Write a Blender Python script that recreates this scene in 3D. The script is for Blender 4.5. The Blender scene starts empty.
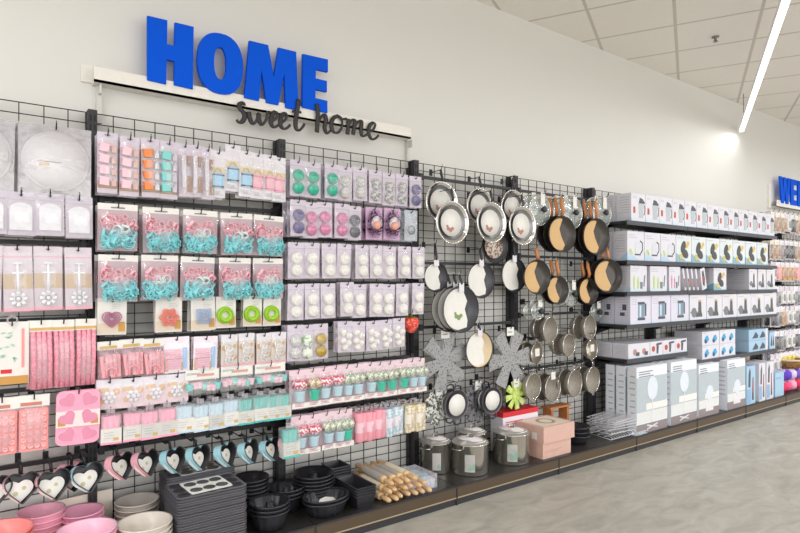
import bpy, math, random
from mathutils import Matrix, Vector
random.seed(7)
R = random.random
PI = math.pi
COL = bpy.context.scene.collection
# ------------------------------------------------------------------ survey of the place
F, HX, HY, D, H = 580, 1197, 282, 3.227, 1.413
TH = math.atan((HX - 400) / F); S = math.sin(TH); C = math.cos(TH)
def at(px, py, Y):
    """point on the vertical plane Y that was surveyed at this spot of the 800x533 photograph"""
    t = (px - 400) / F; u = (HY - py) / F
    dx = C + S * t; dy = S - C * t
    k = (Y + D) / dy
    return Vector((dx * k, Y, H + u * k))
def ax(px, Y): return at(px, HY, Y).x
def az(px, py, Y): return at(px, py, Y).z
def flo(px, py, z):
    """point on the horizontal plane z"""
    t = (px - 400) / F; u = (HY - py) / F
    k = (z - H) / u
    return Vector(((C + S * t) * k, (S - C * t) * k - D, z))
ORD = ['first', 'second', 'third', 'fourth', 'fifth', 'sixth', 'seventh', 'eighth', 'ninth', 'tenth', 'eleventh', 'twelfth',
       'thirteenth', 'fourteenth', 'fifteenth', 'sixteenth']
# ------------------------------------------------------------------ materials
def lin(c):
    if isinstance(c, str):
        c = [int(c[i:i + 2], 16) / 255 for i in (0, 2, 4)]
    return tuple(((x + .055) / 1.055) ** 2.4 if x > .04045 else x / 12.92 for x in c) + (1,)
MATS = {}
def M(name, col=None, rough=.5, metal=0, var=.06, scale=30, bump=0, emit=0, spec=.5):
    if name in MATS: return MATS[name]
    if col is None: raise ValueError('undefined material ' + name)
    m = bpy.data.materials.new(name); m.use_nodes = True
    nt = m.node_tree; b = nt.nodes['Principled BSDF']
    b.inputs['Roughness'].default_value = rough; b.inputs['Metallic'].default_value = metal
    b.inputs['Specular IOR Level'].default_value = spec
    c = lin(col)
    tc = nt.nodes.new('ShaderNodeTexCoord')
    nz = nt.nodes.new('ShaderNodeTexNoise'); nz.inputs['Scale'].default_value = scale; nz.inputs['Detail'].default_value = 3
    nt.links.new(tc.outputs['Object'], nz.inputs['Vector'])
    mx = nt.nodes.new('ShaderNodeMix'); mx.data_type = 'RGBA'
    mx.inputs[6].default_value = tuple(x * (1 - var) for x in c[:3]) + (1,)
    mx.inputs[7].default_value = tuple(min(1, x * (1 + var)) for x in c[:3]) + (1,)
    nt.links.new(nz.outputs['Fac'], mx.inputs[0]); nt.links.new(mx.outputs[2], b.inputs['Base Color'])
    if bump:
        bp = nt.nodes.new('ShaderNodeBump'); bp.inputs['Strength'].default_value = bump; bp.inputs['Distance'].default_value = .01
        nt.links.new(nz.outputs['Fac'], bp.inputs['Height']); nt.links.new(bp.outputs['Normal'], b.inputs['Normal'])
    if emit:
        b.inputs['Emission Color'].default_value = c; b.inputs['Emission Strength'].default_value = emit
    MATS[name] = m; return m
def film(name, col='ffffff', op=.16, gl=.12, rough=.12):
    """thin clear plastic: mostly see-through, a little white haze and gloss"""
    if name in MATS: return MATS[name]
    m = bpy.data.materials.new(name); m.use_nodes = True
    nt = m.node_tree; nt.nodes.clear()
    o = nt.nodes.new('ShaderNodeOutputMaterial'); t = nt.nodes.new('ShaderNodeBsdfTransparent')
    d = nt.nodes.new('ShaderNodeBsdfDiffuse'); g = nt.nodes.new('ShaderNodeBsdfGlossy')
    d.inputs['Color'].default_value = lin(col); g.inputs['Roughness'].default_value = rough
    a = nt.nodes.new('ShaderNodeMixShader'); b = nt.nodes.new('ShaderNodeMixShader')
    tc = nt.nodes.new('ShaderNodeTexCoord'); nz = nt.nodes.new('ShaderNodeTexNoise'); nz.inputs['Scale'].default_value = 25
    mr = nt.nodes.new('ShaderNodeMapRange'); mr.inputs[1].default_value = .35; mr.inputs[2].default_value = .7
    mr.inputs[3].default_value = op * .75; mr.inputs[4].default_value = op * 1.25
    nt.links.new(tc.outputs['Object'], nz.inputs['Vector']); nt.links.new(nz.outputs['Fac'], mr.inputs[0])
    nt.links.new(mr.outputs[0], a.inputs[0]); nt.links.new(t.outputs[0], a.inputs[1]); nt.links.new(d.outputs[0], a.inputs[2])
    b.inputs[0].default_value = gl * .55
    bp = nt.nodes.new('ShaderNodeBump'); bp.inputs['Strength'].default_value = .3; bp.inputs['Distance'].default_value = .01
    nt.links.new(nz.outputs['Fac'], bp.inputs['Height']); nt.links.new(bp.outputs['Normal'], g.inputs['Normal'])
    nt.links.new(a.outputs[0], b.inputs[1]); nt.links.new(g.outputs[0], b.inputs[2]); nt.links.new(b.outputs[0], o.inputs[0])
    MATS[name] = m; return m
def speckle(name, base, spot, scale=60, thr=.5, rough=.6, kind='noise'):
    if name in MATS: return MATS[name]
    m = bpy.data.materials.new(name); m.use_nodes = True
    nt = m.node_tree; b = nt.nodes['Principled BSDF']; b.inputs['Roughness'].default_value = rough
    tc = nt.nodes.new('ShaderNodeTexCoord')
    if kind == 'noise':
        nz = nt.nodes.new('ShaderNodeTexNoise'); out = nz.outputs['Fac']
    else:
        nz = nt.nodes.new('ShaderNodeTexVoronoi'); out = nz.outputs['Distance']
    nz.inputs['Scale'].default_value = scale
    cr = nt.nodes.new('ShaderNodeValToRGB'); cr.color_ramp.elements[0].position = thr - .04; cr.color_ramp.elements[1].position = thr + .04
    cr.color_ramp.elements[0].color = lin(spot if kind != 'noise' else base); cr.color_ramp.elements[1].color = lin(base if kind != 'noise' else spot)
    nt.links.new(tc.outputs['Object'], nz.inputs['Vector']); nt.links.new(out, cr.inputs[0]); nt.links.new(cr.outputs[0], b.inputs['Base Color'])
    MATS[name] = m; return m
WHITE = M('white_card', 'e4e0e7', .45); PAPER = M('paper_label', 'eae8e2', .5)
LILAC = M('lilac_card', 'd4cad8', .4); CREAM = M('cream_print', 'ece4d4', .5)
BLACK = M('black_powder_coat', '2b2a2e', .45); GREY = M('dark_grey_steel', '3a393d', .4, .3)
WIRE = M('black_wire', '1f1f22', .4, .3)
PINK = M('pastel_pink', 'f2a9bd', .4); LPINK = M('light_pink', 'f6c9d6', .45); CORAL = M('coral_silicone', 'f69a98', .4)
HOTP = M('deep_pink', 'd4708f', .45); TEAL = M('teal_plastic', '6fcfd6', .35); LBLUE = M('pale_blue', 'bcd9e4', .4)
MINT = M('mint_teal', '2fb8a6', .35); ORANGE = M('orange_plastic', 'ee8b4a', .4); GOLD = M('gold_print', 'cfae6c', .4)
BROWN = M('brown_print', 'a97550', .5); GREEN = M('lime_silicone', '9ed02c', .4); RED = M('red_gloss', 'd52a35', .35)
SILV = M('brushed_steel', 'e9e5de', .34, 1, .06); ALU = M('aluminium', 'a6a6a6', .3, .9, .1); CHROME = M('polished_steel', 'd6d4d0', .12, 1, .05)
COAT = M('nonstick_coating', '2c2c30', .35, .2); DARK = M('dark_print', '3d3d42', .5)
FILM = film('clear_plastic'); FILM2 = film('hazy_plastic', 'eee4ec', .2); FILMP = film('pinkish_bag_plastic', 'e6c6d0', .38)
GLASS = film('lid_glass', 'cfdcd6', .34, .28, .05)
MESHM = film('fine_steel_mesh', 'b5ac9d', .75, .06, .3)
BLUEW = M('blue_print', '8fb4d8', .4); SKYP = M('sky_blue_print', 'cfe0ec', .4); GREYP = M('grey_print', 'b9bcc0', .5); MIDG = M('mid_grey_print', '7d8186', .5)
PURPLE = M('purple_foil', '6d6596', .3, .4); GREYB = M('grey_foil', '77787f', .3, .4)
M('coat_inside', '4a4a50', .35, .2); M('biscuit', 'c9974f', .6); M('pan_satin', '9a9a9c', .35, .7)
WOOD = M('beech_wood', 'dcb98a', .5, var=.15, scale=12); WOODD = M('orange_wood', 'bd7a45', .45, var=.2, scale=20)
# ------------------------------------------------------------------ mesh building
class MB:
    def __init__(s): s.v = []; s.f = []; s.m = []; s.sm = []; s.X = Matrix.Identity(4)
    def add(s, vs, fs, mat=0, smooth=False):
        n = len(s.v); s.v += [tuple(s.X @ Vector(p)) for p in vs]
        for f in fs: s.f.append([n + i for i in f]); s.m.append(mat); s.sm.append(smooth)
        return s
    def box(s, x0, x1, y0, y1, z0, z1, mat=0):
        return s.add([(x0, y0, z0), (x1, y0, z0), (x1, y1, z0), (x0, y1, z0), (x0, y0, z1), (x1, y0, z1), (x1, y1, z1), (x0, y1, z1)],
                     [(0, 3, 2, 1), (4, 5, 6, 7), (0, 1, 5, 4), (1, 2, 6, 5), (2, 3, 7, 6), (3, 0, 4, 7)], mat)
    def rbox(s, x0, x1, y0, y1, z0, z1, r, mat=0):
        """box with rounded upright edges"""
        pts = rrect(x0, x1, y0, y1, r)
        n = len(pts); vs = [(x, y, z0) for x, y in pts] + [(x, y, z1) for x, y in pts]
        fs = [(i, (i + 1) % n, n + (i + 1) % n, n + i) for i in range(n)] + [tuple(range(n))[::-1], tuple(range(n, 2 * n))]
        return s.add(vs, fs, mat)
    def prism(s, pts, y0, y1, mat=0):
        """outline in x,z pushed from y0 (front) to y1"""
        n = len(pts); vs = [(x, y0, z) for x, z in pts] + [(x, y1, z) for x, z in pts]
        fs = [(i, (i + 1) % n, n + (i + 1) % n, n + i) for i in range(n)] + [tuple(range(n)), tuple(range(n, 2 * n))[::-1]]
        return s.add(vs, fs, mat)
    def tube(s, path, r, seg=6, mat=0, closed=False, flat=1):
        P = [Vector(p) for p in path]; n = len(P); rs = r if isinstance(r, (list, tuple)) else [r] * n
        vs = []; up = None
        for i, p in enumerate(P):
            a = P[(i - 1) % n] if (closed or i) else p; b = P[(i + 1) % n] if (closed or i < n - 1) else p
            t = (b - a); t = t.normalized() if t.length > 1e-9 else Vector((0, 0, 1))
            if up is None: up = Vector((0, 1, 0)) if abs(t.y) < .9 else Vector((0, 0, 1))
            q = t.cross(up); q = q.normalized() if q.length > 1e-6 else Vector((1, 0, 0)); w = q.cross(t).normalized()
            for k in range(seg):
                c = 2 * PI * k / seg; vs.append(tuple(p + q * math.cos(c) * rs[i] + w * math.sin(c) * rs[i] * flat))
        fs = []
        for i in range(n if closed else n - 1):
            j = (i + 1) % n
            for k in range(seg): fs.append((i * seg + k, i * seg + (k + 1) % seg, j * seg + (k + 1) % seg, j * seg + k))
        if not closed: fs += [tuple(range(seg))[::-1], tuple(range((n - 1) * seg, n * seg))]
        return s.add(vs, fs, mat, True)
    def lathe(s, prof, seg=24, mat=0, axis='z', c=(0, 0, 0), sx=1, wob=0, nw=0, smooth=True):
        """profile of (radius, height) spun round the axis; axis y: height runs towards the viewer (-y)"""
        vs = []
        for r, h in prof:
            for k in range(seg):
                a = 2 * PI * k / seg; rr = r * (1 + wob * math.cos(nw * a))
                if axis == 'z': vs.append((c[0] + rr * sx * math.cos(a), c[1] + rr * math.sin(a), c[2] + h))
                elif axis == 'y': vs.append((c[0] + rr * sx * math.cos(a), c[1] - h, c[2] + rr * math.sin(a)))
                else: vs.append((c[0] + h, c[1] + rr * math.cos(a), c[2] + rr * math.sin(a)))
        fs = []
        for i in range(len(prof) - 1):
            for k in range(seg): fs.append((i * seg + k, i * seg + (k + 1) % seg, (i + 1) * seg + (k + 1) % seg, (i + 1) * seg + k))
        return s.add(vs, fs, mat, smooth)
    def shell(s, prof, **k):
        """lathe left open (no caps)"""
        return s.lathe(prof, **k)
    def disc(s, x, z, r, y0, y1, mat=0, seg=18, sx=1):
        return s.prism([(x + r * sx * math.cos(2 * PI * k / seg), z + r * math.sin(2 * PI * k / seg)) for k in range(seg)], y0, y1, mat)
    def ring(s, x, z, r, t, y, mat=0, seg=20, sx=1):
        return s.tube([(x + r * sx * math.cos(2 * PI * k / seg), y, z + r * math.sin(2 * PI * k / seg)) for k in range(seg)], t, 6, mat, True)
    def ball(s, x, y, z, r, mat=0, seg=12, sy=1, sz=1):
        n = 7; vs = []; fs = []
        for i in range(n + 1):
            a = PI * i / n
            for k in range(seg):
                b = 2 * PI * k / seg; vs.append((x + r * math.sin(a) * math.cos(b), y + sy * r * math.sin(a) * math.sin(b), z + sz * r * math.cos(a)))
        for i in range(n):
            for k in range(seg): fs.append((i * seg + k, (i + 1) * seg + k, (i + 1) * seg + (k + 1) % seg, i * seg + (k + 1) % seg))
        return s.add(vs, fs, mat, True)
    def build(s, name, mats, parent=None, loc=None, rot=None):
        me = bpy.data.meshes.new(name); me.from_pydata(s.v, [], s.f)
        if not isinstance(mats, (list, tuple)): mats = [mats]
        for m in mats: me.materials.append(m)
        me.polygons.foreach_set('material_index', s.m); me.polygons.foreach_set('use_smooth', s.sm)
        me.update()
        o = bpy.data.objects.new(name, me); COL.objects.link(o)
        if parent: o.parent = parent
        if loc: o.location = loc
        if rot: o.rotation_euler = rot
        return o
def rrect(x0, x1, y0, y1, r, n=4):
    pts = []
    for cx, cy, a0 in ((x1 - r, y0 + r, -PI / 2), (x1 - r, y1 - r, 0), (x0 + r, y1 - r, PI / 2), (x0 + r, y0 + r, PI)):
        for k in range(n + 1):
            a = a0 + PI / 2 * k / n; pts.append((cx + r * math.cos(a), cy + r * math.sin(a)))
    return pts
def heart(w, n=28, cx=0, cz=0, rot=0):
    pts = []
    for k in range(n):
        t = 2 * PI * k / n
        x = 16 * math.sin(t) ** 3; z = 13 * math.cos(t) - 5 * math.cos(2 * t) - 2 * math.cos(3 * t) - math.cos(4 * t) + 2.5
        x, z = x * .66 + 16 * math.sin(t) * .34, z * .66 + 15 * math.cos(t) * .34
        x *= w / 34; z *= w / 34
        pts.append((cx + x * math.cos(rot) - z * math.sin(rot), cz + x * math.sin(rot) + z * math.cos(rot)))
    return pts
def smooth_path(P, n=5):
    out = []
    for i in range(len(P) - 1):
        p0 = P[max(i - 1, 0)]; p1 = P[i]; p2 = P[i + 1]; p3 = P[min(i + 2, len(P) - 1)]
        for k in range(n):
            t = k / n
            out.append(tuple(.5 * (2 * b + (c - a) * t + (2 * a - 5 * b + 4 * c - d) * t * t + (3 * b - a - 3 * c + d) * t ** 3) for a, b, c, d in zip(p0, p1, p2, p3)))
    out.append(tuple(P[-1])); return out
# ------------------------------------------------------------------ things
def tag(o, label, cat, group=None):
    o['label'] = label; o['category'] = cat
    if group: o['group'] = group
    return o
def thing(name, label, cat, loc=(0, 0, 0), rot=(0, 0, 0), group=None):
    o = bpy.data.objects.new(name, None); COL.objects.link(o); o.empty_display_size = .05
    o.location = loc; o.rotation_euler = rot
    return tag(o, label, cat, group)
def struct(o): o['kind'] = 'structure'; return o
def copy_tree(o, parent=None):
    c = o.copy(); COL.objects.link(c)
    if parent: c.parent = parent
    for ch in o.children: copy_tree(ch, c)
    return c
class Proto:
    """one finished thing; the first placing moves it, later ones copy it and its parts"""
    def __init__(s, name, make): s.name = name; s.make = make; s.root = None
    def place(s, loc, label, cat, group=None, rot=(0, 0, 0), scale=1, bare=False):
        if s.root is None:
            s.root = bpy.data.objects.new(s.name, None); COL.objects.link(s.root); s.make(s.root); o = s.root
        else: o = copy_tree(s.root)
        o.location = loc; o.rotation_euler = rot; o.scale = (scale,) * 3 if not isinstance(scale, tuple) else scale
        return tag(o, label, cat, group)

# ================================================================== SETTING
WY = .05                       # the wall face
CZ = 3.585                     # the ceiling
def wall_material():
    m = M('painted_plaster', 'e3e2dd', .75, var=.012, scale=3); return m
struct(MB().box(-4, 16, WY, WY + .2, 0, CZ).build('wall_back', wall_material()))
# ceiling: square lay-in tiles, turned against the wall
aA = math.atan((690 - 400) / F)
dirA = Vector((C * math.cos(aA) + S * math.sin(aA), S * math.cos(aA) - C * math.sin(aA), 0))
angA = math.atan2(dirA.y, dirA.x)
def ceiling_material():
    m = bpy.data.materials.new('mineral_ceiling_tiles'); m.use_nodes = True; nt = m.node_tree; b = nt.nodes['Principled BSDF']
    b.inputs['Roughness'].default_value = .85
    tc = nt.nodes.new('ShaderNodeTexCoord'); mp = nt.nodes.new('ShaderNodeMapping'); mp.vector_type = 'TEXTURE'
    # origin on a crossing of two ceiling bars
    zc = CZ
    p = flo(677.3, 60, zc)         # on one long bar
    q = flo(681, 33, zc)           # on one cross bar
    n = Vector((-dirA.y, dirA.x, 0)); q = q + dirA * 0
    o = n * p.dot(n) + dirA * flo(666, 26.8, zc).dot(dirA)
    mp.inputs['Location'].default_value = (o.x, o.y, 0); mp.inputs['Rotation'].default_value = (0, 0, angA)
    mp.inputs['Scale'].default_value = (.625, .625, 1)
    nt.links.new(tc.outputs['Object'], mp.inputs['Vector'])
    sp = nt.nodes.new('ShaderNodeSeparateXYZ'); nt.links.new(mp.outputs[0], sp.inputs[0])
    def line(sock):
        f = nt.nodes.new('ShaderNodeMath'); f.operation = 'PINGPONG'; f.inputs[1].default_value = .5; nt.links.new(sock, f.inputs[0])
        g = nt.nodes.new('ShaderNodeMath'); g.operation = 'LESS_THAN'; g.inputs[1].default_value = .02; nt.links.new(f.outputs[0], g.inputs[0]); return g.outputs[0]
    mx = nt.nodes.new('ShaderNodeMath'); mx.operation = 'MAXIMUM'
    nt.links.new(line(sp.outputs[0]), mx.inputs[0]); nt.links.new(line(sp.outputs[1]), mx.inputs[1])
    nz = nt.nodes.new('ShaderNodeTexNoise'); nz.inputs['Scale'].default_value = 40; nt.links.new(tc.outputs['Object'], nz.inputs['Vector'])
    c1 = nt.nodes.new('ShaderNodeMix'); c1.data_type = 'RGBA'; c1.inputs[6].default_value = lin('efeae2'); c1.inputs[7].default_value = lin('f4f0e9'); nt.links.new(nz.outputs[0], c1.inputs[0])
    c2 = nt.nodes.new('ShaderNodeMix'); c2.data_type = 'RGBA'; c2.inputs[7].default_value = lin('cfcac2'); nt.links.new(c1.outputs[2], c2.inputs[6]); nt.links.new(mx.outputs[0], c2.inputs[0])
    nt.links.new(c2.outputs[2], b.inputs['Base Color']); return m
struct(MB().box(-2, 16, -4.2, WY, CZ, CZ + .1).build('ceiling', ceiling_material()))
def floor_material():
    m = bpy.data.materials.new('grey_concrete_vinyl'); m.use_nodes = True; nt = m.node_tree; b = nt.nodes['Principled BSDF']
    b.inputs['Roughness'].default_value = .42
    tc = nt.nodes.new('ShaderNodeTexCoord'); mp = nt.nodes.new('ShaderNodeMapping'); mp.inputs['Rotation'].default_value = (0, 0, .5); mp.inputs['Scale'].default_value = (1, 2.2, 1)
    nt.links.new(tc.outputs['Object'], mp.inputs['Vector'])
    n1 = nt.nodes.new('ShaderNodeTexNoise'); n1.inputs['Scale'].default_value = 3.2; n1.inputs['Detail'].default_value = 8; n1.inputs['Roughness'].default_value = .62; n1.inputs['Distortion'].default_value = 1.2
    nt.links.new(mp.outputs[0], n1.inputs['Vector'])
    cr = nt.nodes.new('ShaderNodeValToRGB'); e = cr.color_ramp.elements
    e[0].position = .3; e[0].color = lin('9b978e'); e[1].position = .72; e[1].color = lin('c0bcb2'); x = e.new(.5); x.color = lin('aeaaa0')
    nt.links.new(n1.outputs[0], cr.inputs[0]); nt.links.new(cr.outputs[0], b.inputs['Base Color'])
    return m
struct(MB().box(-4, 16, -7, WY, -.1, 0).build('floor', floor_material()))

# ------------------------------------------------------------------ ceiling fittings
LZ = H + 1.80
def strip_light(px, py, length, label, watts=45):
    e = flo(px, py, LZ) if px is not None else py
    t = thing('strip_light', label, 'ceiling light', e, (0, 0, math.atan2(-dirA.y, -dirA.x)), 'suspended light strips over the aisle')
    MB().box(0, length, -.026, .026, .012, .06).build('housing', M('white_aluminium', 'e8e8e8', .4), t)
    MB().box(.01, length - .01, -.022, .022, 0, .012).build('diffuser', M('lit_diffuser', 'ffffff', .5, var=0, emit=2.6), t)
    for x in (.3, length - .3):
        MB().tube([(x, 0, .06), (x, 0, CZ - LZ)], .003).build('suspension_wire', WIRE, t)
    l = bpy.data.lights.new('strip_lamp', 'AREA'); l.shape = 'RECTANGLE'; l.size = length; l.size_y = .05; l.energy = watts; l.color = (1, .99, .98)
    o = bpy.data.objects.new('strip_lamp', l); COL.objects.link(o); o.parent = t; o.location = (length / 2, 0, -.01)
    return t, e
_, e0 = strip_light(741.5, 132, 6.0, 'long white light strip hanging above the right end of the aisle', 14)
nA = Vector((-dirA.y, dirA.x, 0))
for k, sfx in ((.9, 'beyond the view on the near side'), (-1, 'beyond the view at the far end')):
    q = e0 + nA * 2.5 * k
    # keep the end of every strip the same distance from the wall
    s_ = (WY - 1.6 - q.y) / dirA.y
    q = q + dirA * s_
    strip_light(None, q, 6.0, 'long white light strip ' + sfx, 90)
sp = thing('sprinkler', 'small metal sprinkler head in the ceiling tile', 'sprinkler', flo(715.5, 36.5, CZ))
MB().lathe([(.03, 0), (.03, -.008), (.012, -.012), (.01, -.04)]).build('escutcheon', M('sprinkler_chrome', '88857f', .4, .6), sp)
MB().lathe([(.018, -.04), (.018, -.046)]).tube([(-.012, 0, -.012), (-.014, 0, -.03), (0, 0, -.044)], .002).build('deflector', DARK, sp)

# ------------------------------------------------------------------ the display wall
BX = [.454 + n for n in range(-2, 10)]
POSTTOP = 2.257
def upright(x, label):
    o = thing('rack_upright', label, 'rack post', (x, 0, 0), group='black rack uprights')
    w = .02
    mb = MB().box(-w, w, -.05, .045, 0, POSTTOP)
    mb.build('post', BLACK, o)
    sl = MB()
    for k in range(44):
        z = .2 + k * .0465
        sl.box(-.012, -.006, -.0512, -.0500, z, z + .03).box(.006, .012, -.0512, -.0500, z, z + .03)
    so = sl.build('slot_row', M('slot_black', '0c0c0d', .7), o)
    return o
for n, x in enumerate(BX[1:-1]):
    upright(x, ['black slotted rack upright left of the round paper discs', 'black slotted rack upright between the mats and the icing sets',
            'black slotted rack upright between the icing sets and the foil rounds', 'black slotted rack upright between the white rounds and frying pans',
            'black slotted rack upright between frying pans and wooden handled pans', 'black slotted rack upright before the boxed kitchen appliances',
            'black rack upright behind the first boxed kettles', 'black rack upright behind the middle of the boxed blenders',
            'black rack upright near the end of the box shelves', 'black rack upright standing past the end of the shelves'][n])
def grid(x0, label, z1=2.25):
    mb = MB(); a = x0 + .021; b = x0 + .979
    z = .16; r = .0021
    zs = []
    z = z1
    while z > .14: zs.append(z); z -= .0525
    for z in zs: mb.box(a, b, -.006, -.001, z - r, z + r)
    for k in range(0, 11):
        x = min(max(x0 + k * .1, a + .003), b - .003); mb.box(x - r, x + r, -.001, .004, .13, z1 + r)
    return tag(mb.build('wire_grid_panel', WIRE), label, 'wire grid', 'black wire grid panels of the display wall')
for n, x in enumerate(BX[1:-1]):
    grid(x, 'black wire grid panel behind ' + ['the round discs and pink mats', 'the icing sets and cutter bags', 'the foil and white rounds', 'the silver frying pans',
         'the wooden handled pans and sieves', 'the boxed kettles', 'the middle boxed appliances', 'the last boxed blenders', 'the hooked packs past the shelves', 'the far hooked packs'][n])
SH = .12; BF = -.47
BROWNM = M('brown_shelf_front', '5a4c3c', .3, .2)
def base(x0, label):
    o = thing('base_shelf', label, 'shelf', (x0, 0, 0), group='black base shelves along the floor')
    MB().box(.003, .997, BF + .012, -.035, SH - .03, SH).build('shelf_board', M('black_shelf_top', '35332f', .3), o)
    MB().box(.004, .996, BF, BF + .012, .05, SH - .008).build('front_panel', BROWNM, o)
    MB().box(.004, .996, BF - .004, BF + .012, SH - .008, SH + .004).build('edge_rail', BLACK, o)
    MB().box(.004, .996, BF - .003, BF + .01, .043, .05).build('price_rail', M('pale_rail', 'b5a588', .3, .3), o)
    MB().box(.004, .996, BF + .004, BF + .03, 0, .043).build('kick_plate', GREY, o)
    MB().box(-.008, .003, BF - .003, BF + .03, 0, SH).build('end_bracket', BLACK, o)
for n, x in enumerate(BX[:-1]):
    base(x, 'black base shelf under ' + ['the unseen first bay', 'the pink and coral bowls', 'the muffin tins', 'the bundt tins and rolling pins', 'the steel stockpots', 'the pink boxes and wire rack',
         'the tall fan boxes', 'the smaller fan boxes', 'the blue boxes at the shelf end', 'the bundles of wool', 'the far right end goods'][n])
# ------------------------------------------------------------------ signs
LEDY = -.03
lz0, lz1 = az(250, 109.5, LEDY), az(250, 96.5, LEDY)
lx0, lx1 = ax(94, LEDY), ax(411, LEDY)
led = thing('sign_ledge', 'long white wall ledge carrying the blue HOME letters', 'ledge', (0, 0, 0))
MB().box(lx0, lx1, LEDY, WY, lz0, lz0 + .012).box(lx0, lx1, LEDY, LEDY + .008, lz0, lz1).build('ledge_channel', M('ledge_white', 'efece4', .5), led)
MB().box(ax(81, WY - .012), lx0 + .1, WY - .012, WY, lz0 + .01, lz1 + .02).build('end_plate', M('ledge_white'), led)
for px in (100, 410.5):
    x = ax(px, 0)
    u = MB().box(x - .012, x + .012, .02, WY, lz0 - .19, lz1 + .02)
    u.box(x - .004, x + .004, LEDY + .01, .03, lz0 - .05, lz0 - .002)
    u.build('slotted_bracket', M('bracket_white', 'd9d7d0', .5), led)
LY = LEDY - .012
BLU = M('blue_letter_face', '0058e0', .7, var=.02, spec=.15)
def letter(name, label, polys, Y, depth=.02, org=(135, 10), sc=4.0, mat=None, holes=()):
    o = MB()
    P0 = at(org[0] + polys[0][0][0] / sc, org[1] + polys[0][0][1] / sc, Y)
    for pl in polys:
        pts = []
        for x, y in pl:
            p = at(org[0] + x / sc, org[1] + y / sc, Y); pts.append((p.x - P0.x, p.z - P0.z))
        o.prism(pts, 0, depth)
    return tag(o.build(name, mat or BLU, loc=P0), label, 'sign letter', 'blue letters of the HOME sign' if mat is None else None)
def LW(x): return x   # crop units
letter('sign_letter', 'big blue capital H starting the HOME sign', [
    [(50, 22), (130, 41), (128, 136), (158, 143), (160, 49), (235, 67), (232, 316), (157, 299), (158, 205), (127, 197), (125, 296), (50, 279)]], LY)
def o_letter():
    n = 32; Y = LY; P0 = at(135 + 340 / 4, 10 + 215 / 4, Y); o = MB(); vs = []
    for k in range(n):
        a = 2 * PI * k / n; ca, sa = math.cos(a), math.sin(a)
        sg = lambda v, e: math.copysign(abs(v) ** e, v)
        for rx, ry, cx, cy in ((92, 121, 341, 214), (24, 64, 341, 213)):
            x = cx + rx * sg(ca, .85); y = cy + ry * sg(sa, .85) + (x - cx) * .2
            p = at(135 + x / 4, 10 + y / 4, Y); vs.append((p.x - P0.x, 0, p.z - P0.z)); vs.append((p.x - P0.x, .02, p.z - P0.z))
    fs = []
    for k in range(n):
        i = 4 * k; j = 4 * ((k + 1) % n)
        fs += [(i, i + 2, j + 2, j), (i + 1, j + 1, j + 3, i + 3), (i, j, j + 1, i + 1), (i + 2, i + 3, j + 3, j + 2)]
    tag(o.add(vs, fs).build('sign_letter', BLU, loc=P0), 'big blue capital O of the HOME sign', 'sign letter', 'blue letters of the HOME sign')
o_letter()
letter('sign_letter', 'big blue capital M of the HOME sign', [
    [(458, 122), (533, 140), (556, 268), (574, 150), (645, 167), (655, 402), (603, 390), (598, 252), (574, 380), (526, 370), (507, 240), (496, 363), (438, 350)]], LY)
letter('sign_letter', 'big blue capital E ending the HOME sign', [
    [(672, 175), (772, 198), (772, 248), (724, 237), (723, 273), (768, 284), (768, 328), (723, 318), (722, 352), (770, 363), (770, 412), (670, 389)]], LY)
def script_word(strokes, label):
    Y = LY - .005; P0 = at(230 + strokes[0][0][0] / 4.21, 90 + strokes[0][0][1] / 4.21, Y)
    root = thing('script_lettering', label, 'sign lettering', P0)
    for st in strokes:
        w = []
        pts = []
        for x, y in st:
            p = at(230 + x / 4.21, 90 + y / 4.21, Y); pts.append((p.x - P0.x, 0, p.z - P0.z))
        sm = smooth_path(pts, 5); rs = []
        for i, p in enumerate(sm):
            a = sm[max(i - 1, 0)]; b = sm[min(i + 1, len(sm) - 1)]
            dz = b[2] - a[2]; dx = b[0] - a[0]; L = math.hypot(dx, dz) + 1e-9
            rs.append(.0070 + .0070 * max(0, -dz / L) + .0015 * abs(dz) / L)
        MB().tube(sm, rs, 6, 0, flat=.45).build('letter', M('black_script', '2c2a2a', .5), root)
script_word([[(62, 66), (56, 54), (42, 60), (42, 78), (56, 94), (62, 112), (52, 132), (36, 136), (28, 124)],
    [(78, 92), (84, 120), (96, 142), (112, 128), (120, 98), (122, 126), (134, 146), (152, 126), (158, 94), (168, 96)],
    [(170, 134), (190, 122), (200, 102), (190, 92), (176, 108), (172, 138), (184, 156), (200, 150), (212, 138)],
    [(212, 140), (230, 128), (240, 110), (232, 98), (216, 112), (212, 144), (224, 162), (240, 160), (254, 146)],
    [(288, 40), (284, 80), (276, 128), (278, 160), (290, 170), (304, 158), (314, 142)], [(262, 90), (282, 92), (300, 94)]],
    'black brush script word "sweet" overlapping the blue M and E')
script_word([[(366, 58), (370, 100), (368, 140), (366, 178)], [(368, 146), (384, 114), (398, 104), (404, 124), (398, 158), (408, 182), (424, 170)],
    [(456, 108), (436, 118), (426, 146), (436, 176), (456, 178), (472, 154), (470, 124), (456, 110), (474, 122), (492, 120)],
    [(500, 122), (498, 150), (494, 186)], [(498, 154), (514, 126), (526, 132), (522, 160), (518, 188)],
    [(522, 160), (542, 132), (554, 134), (552, 164), (556, 192), (572, 190), (584, 176)],
    [(584, 178), (604, 166), (612, 146), (602, 138), (586, 154), (584, 184), (596, 206), (612, 204), (626, 190)]],
    'black brush script word "home" right of the word "sweet"')
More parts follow.
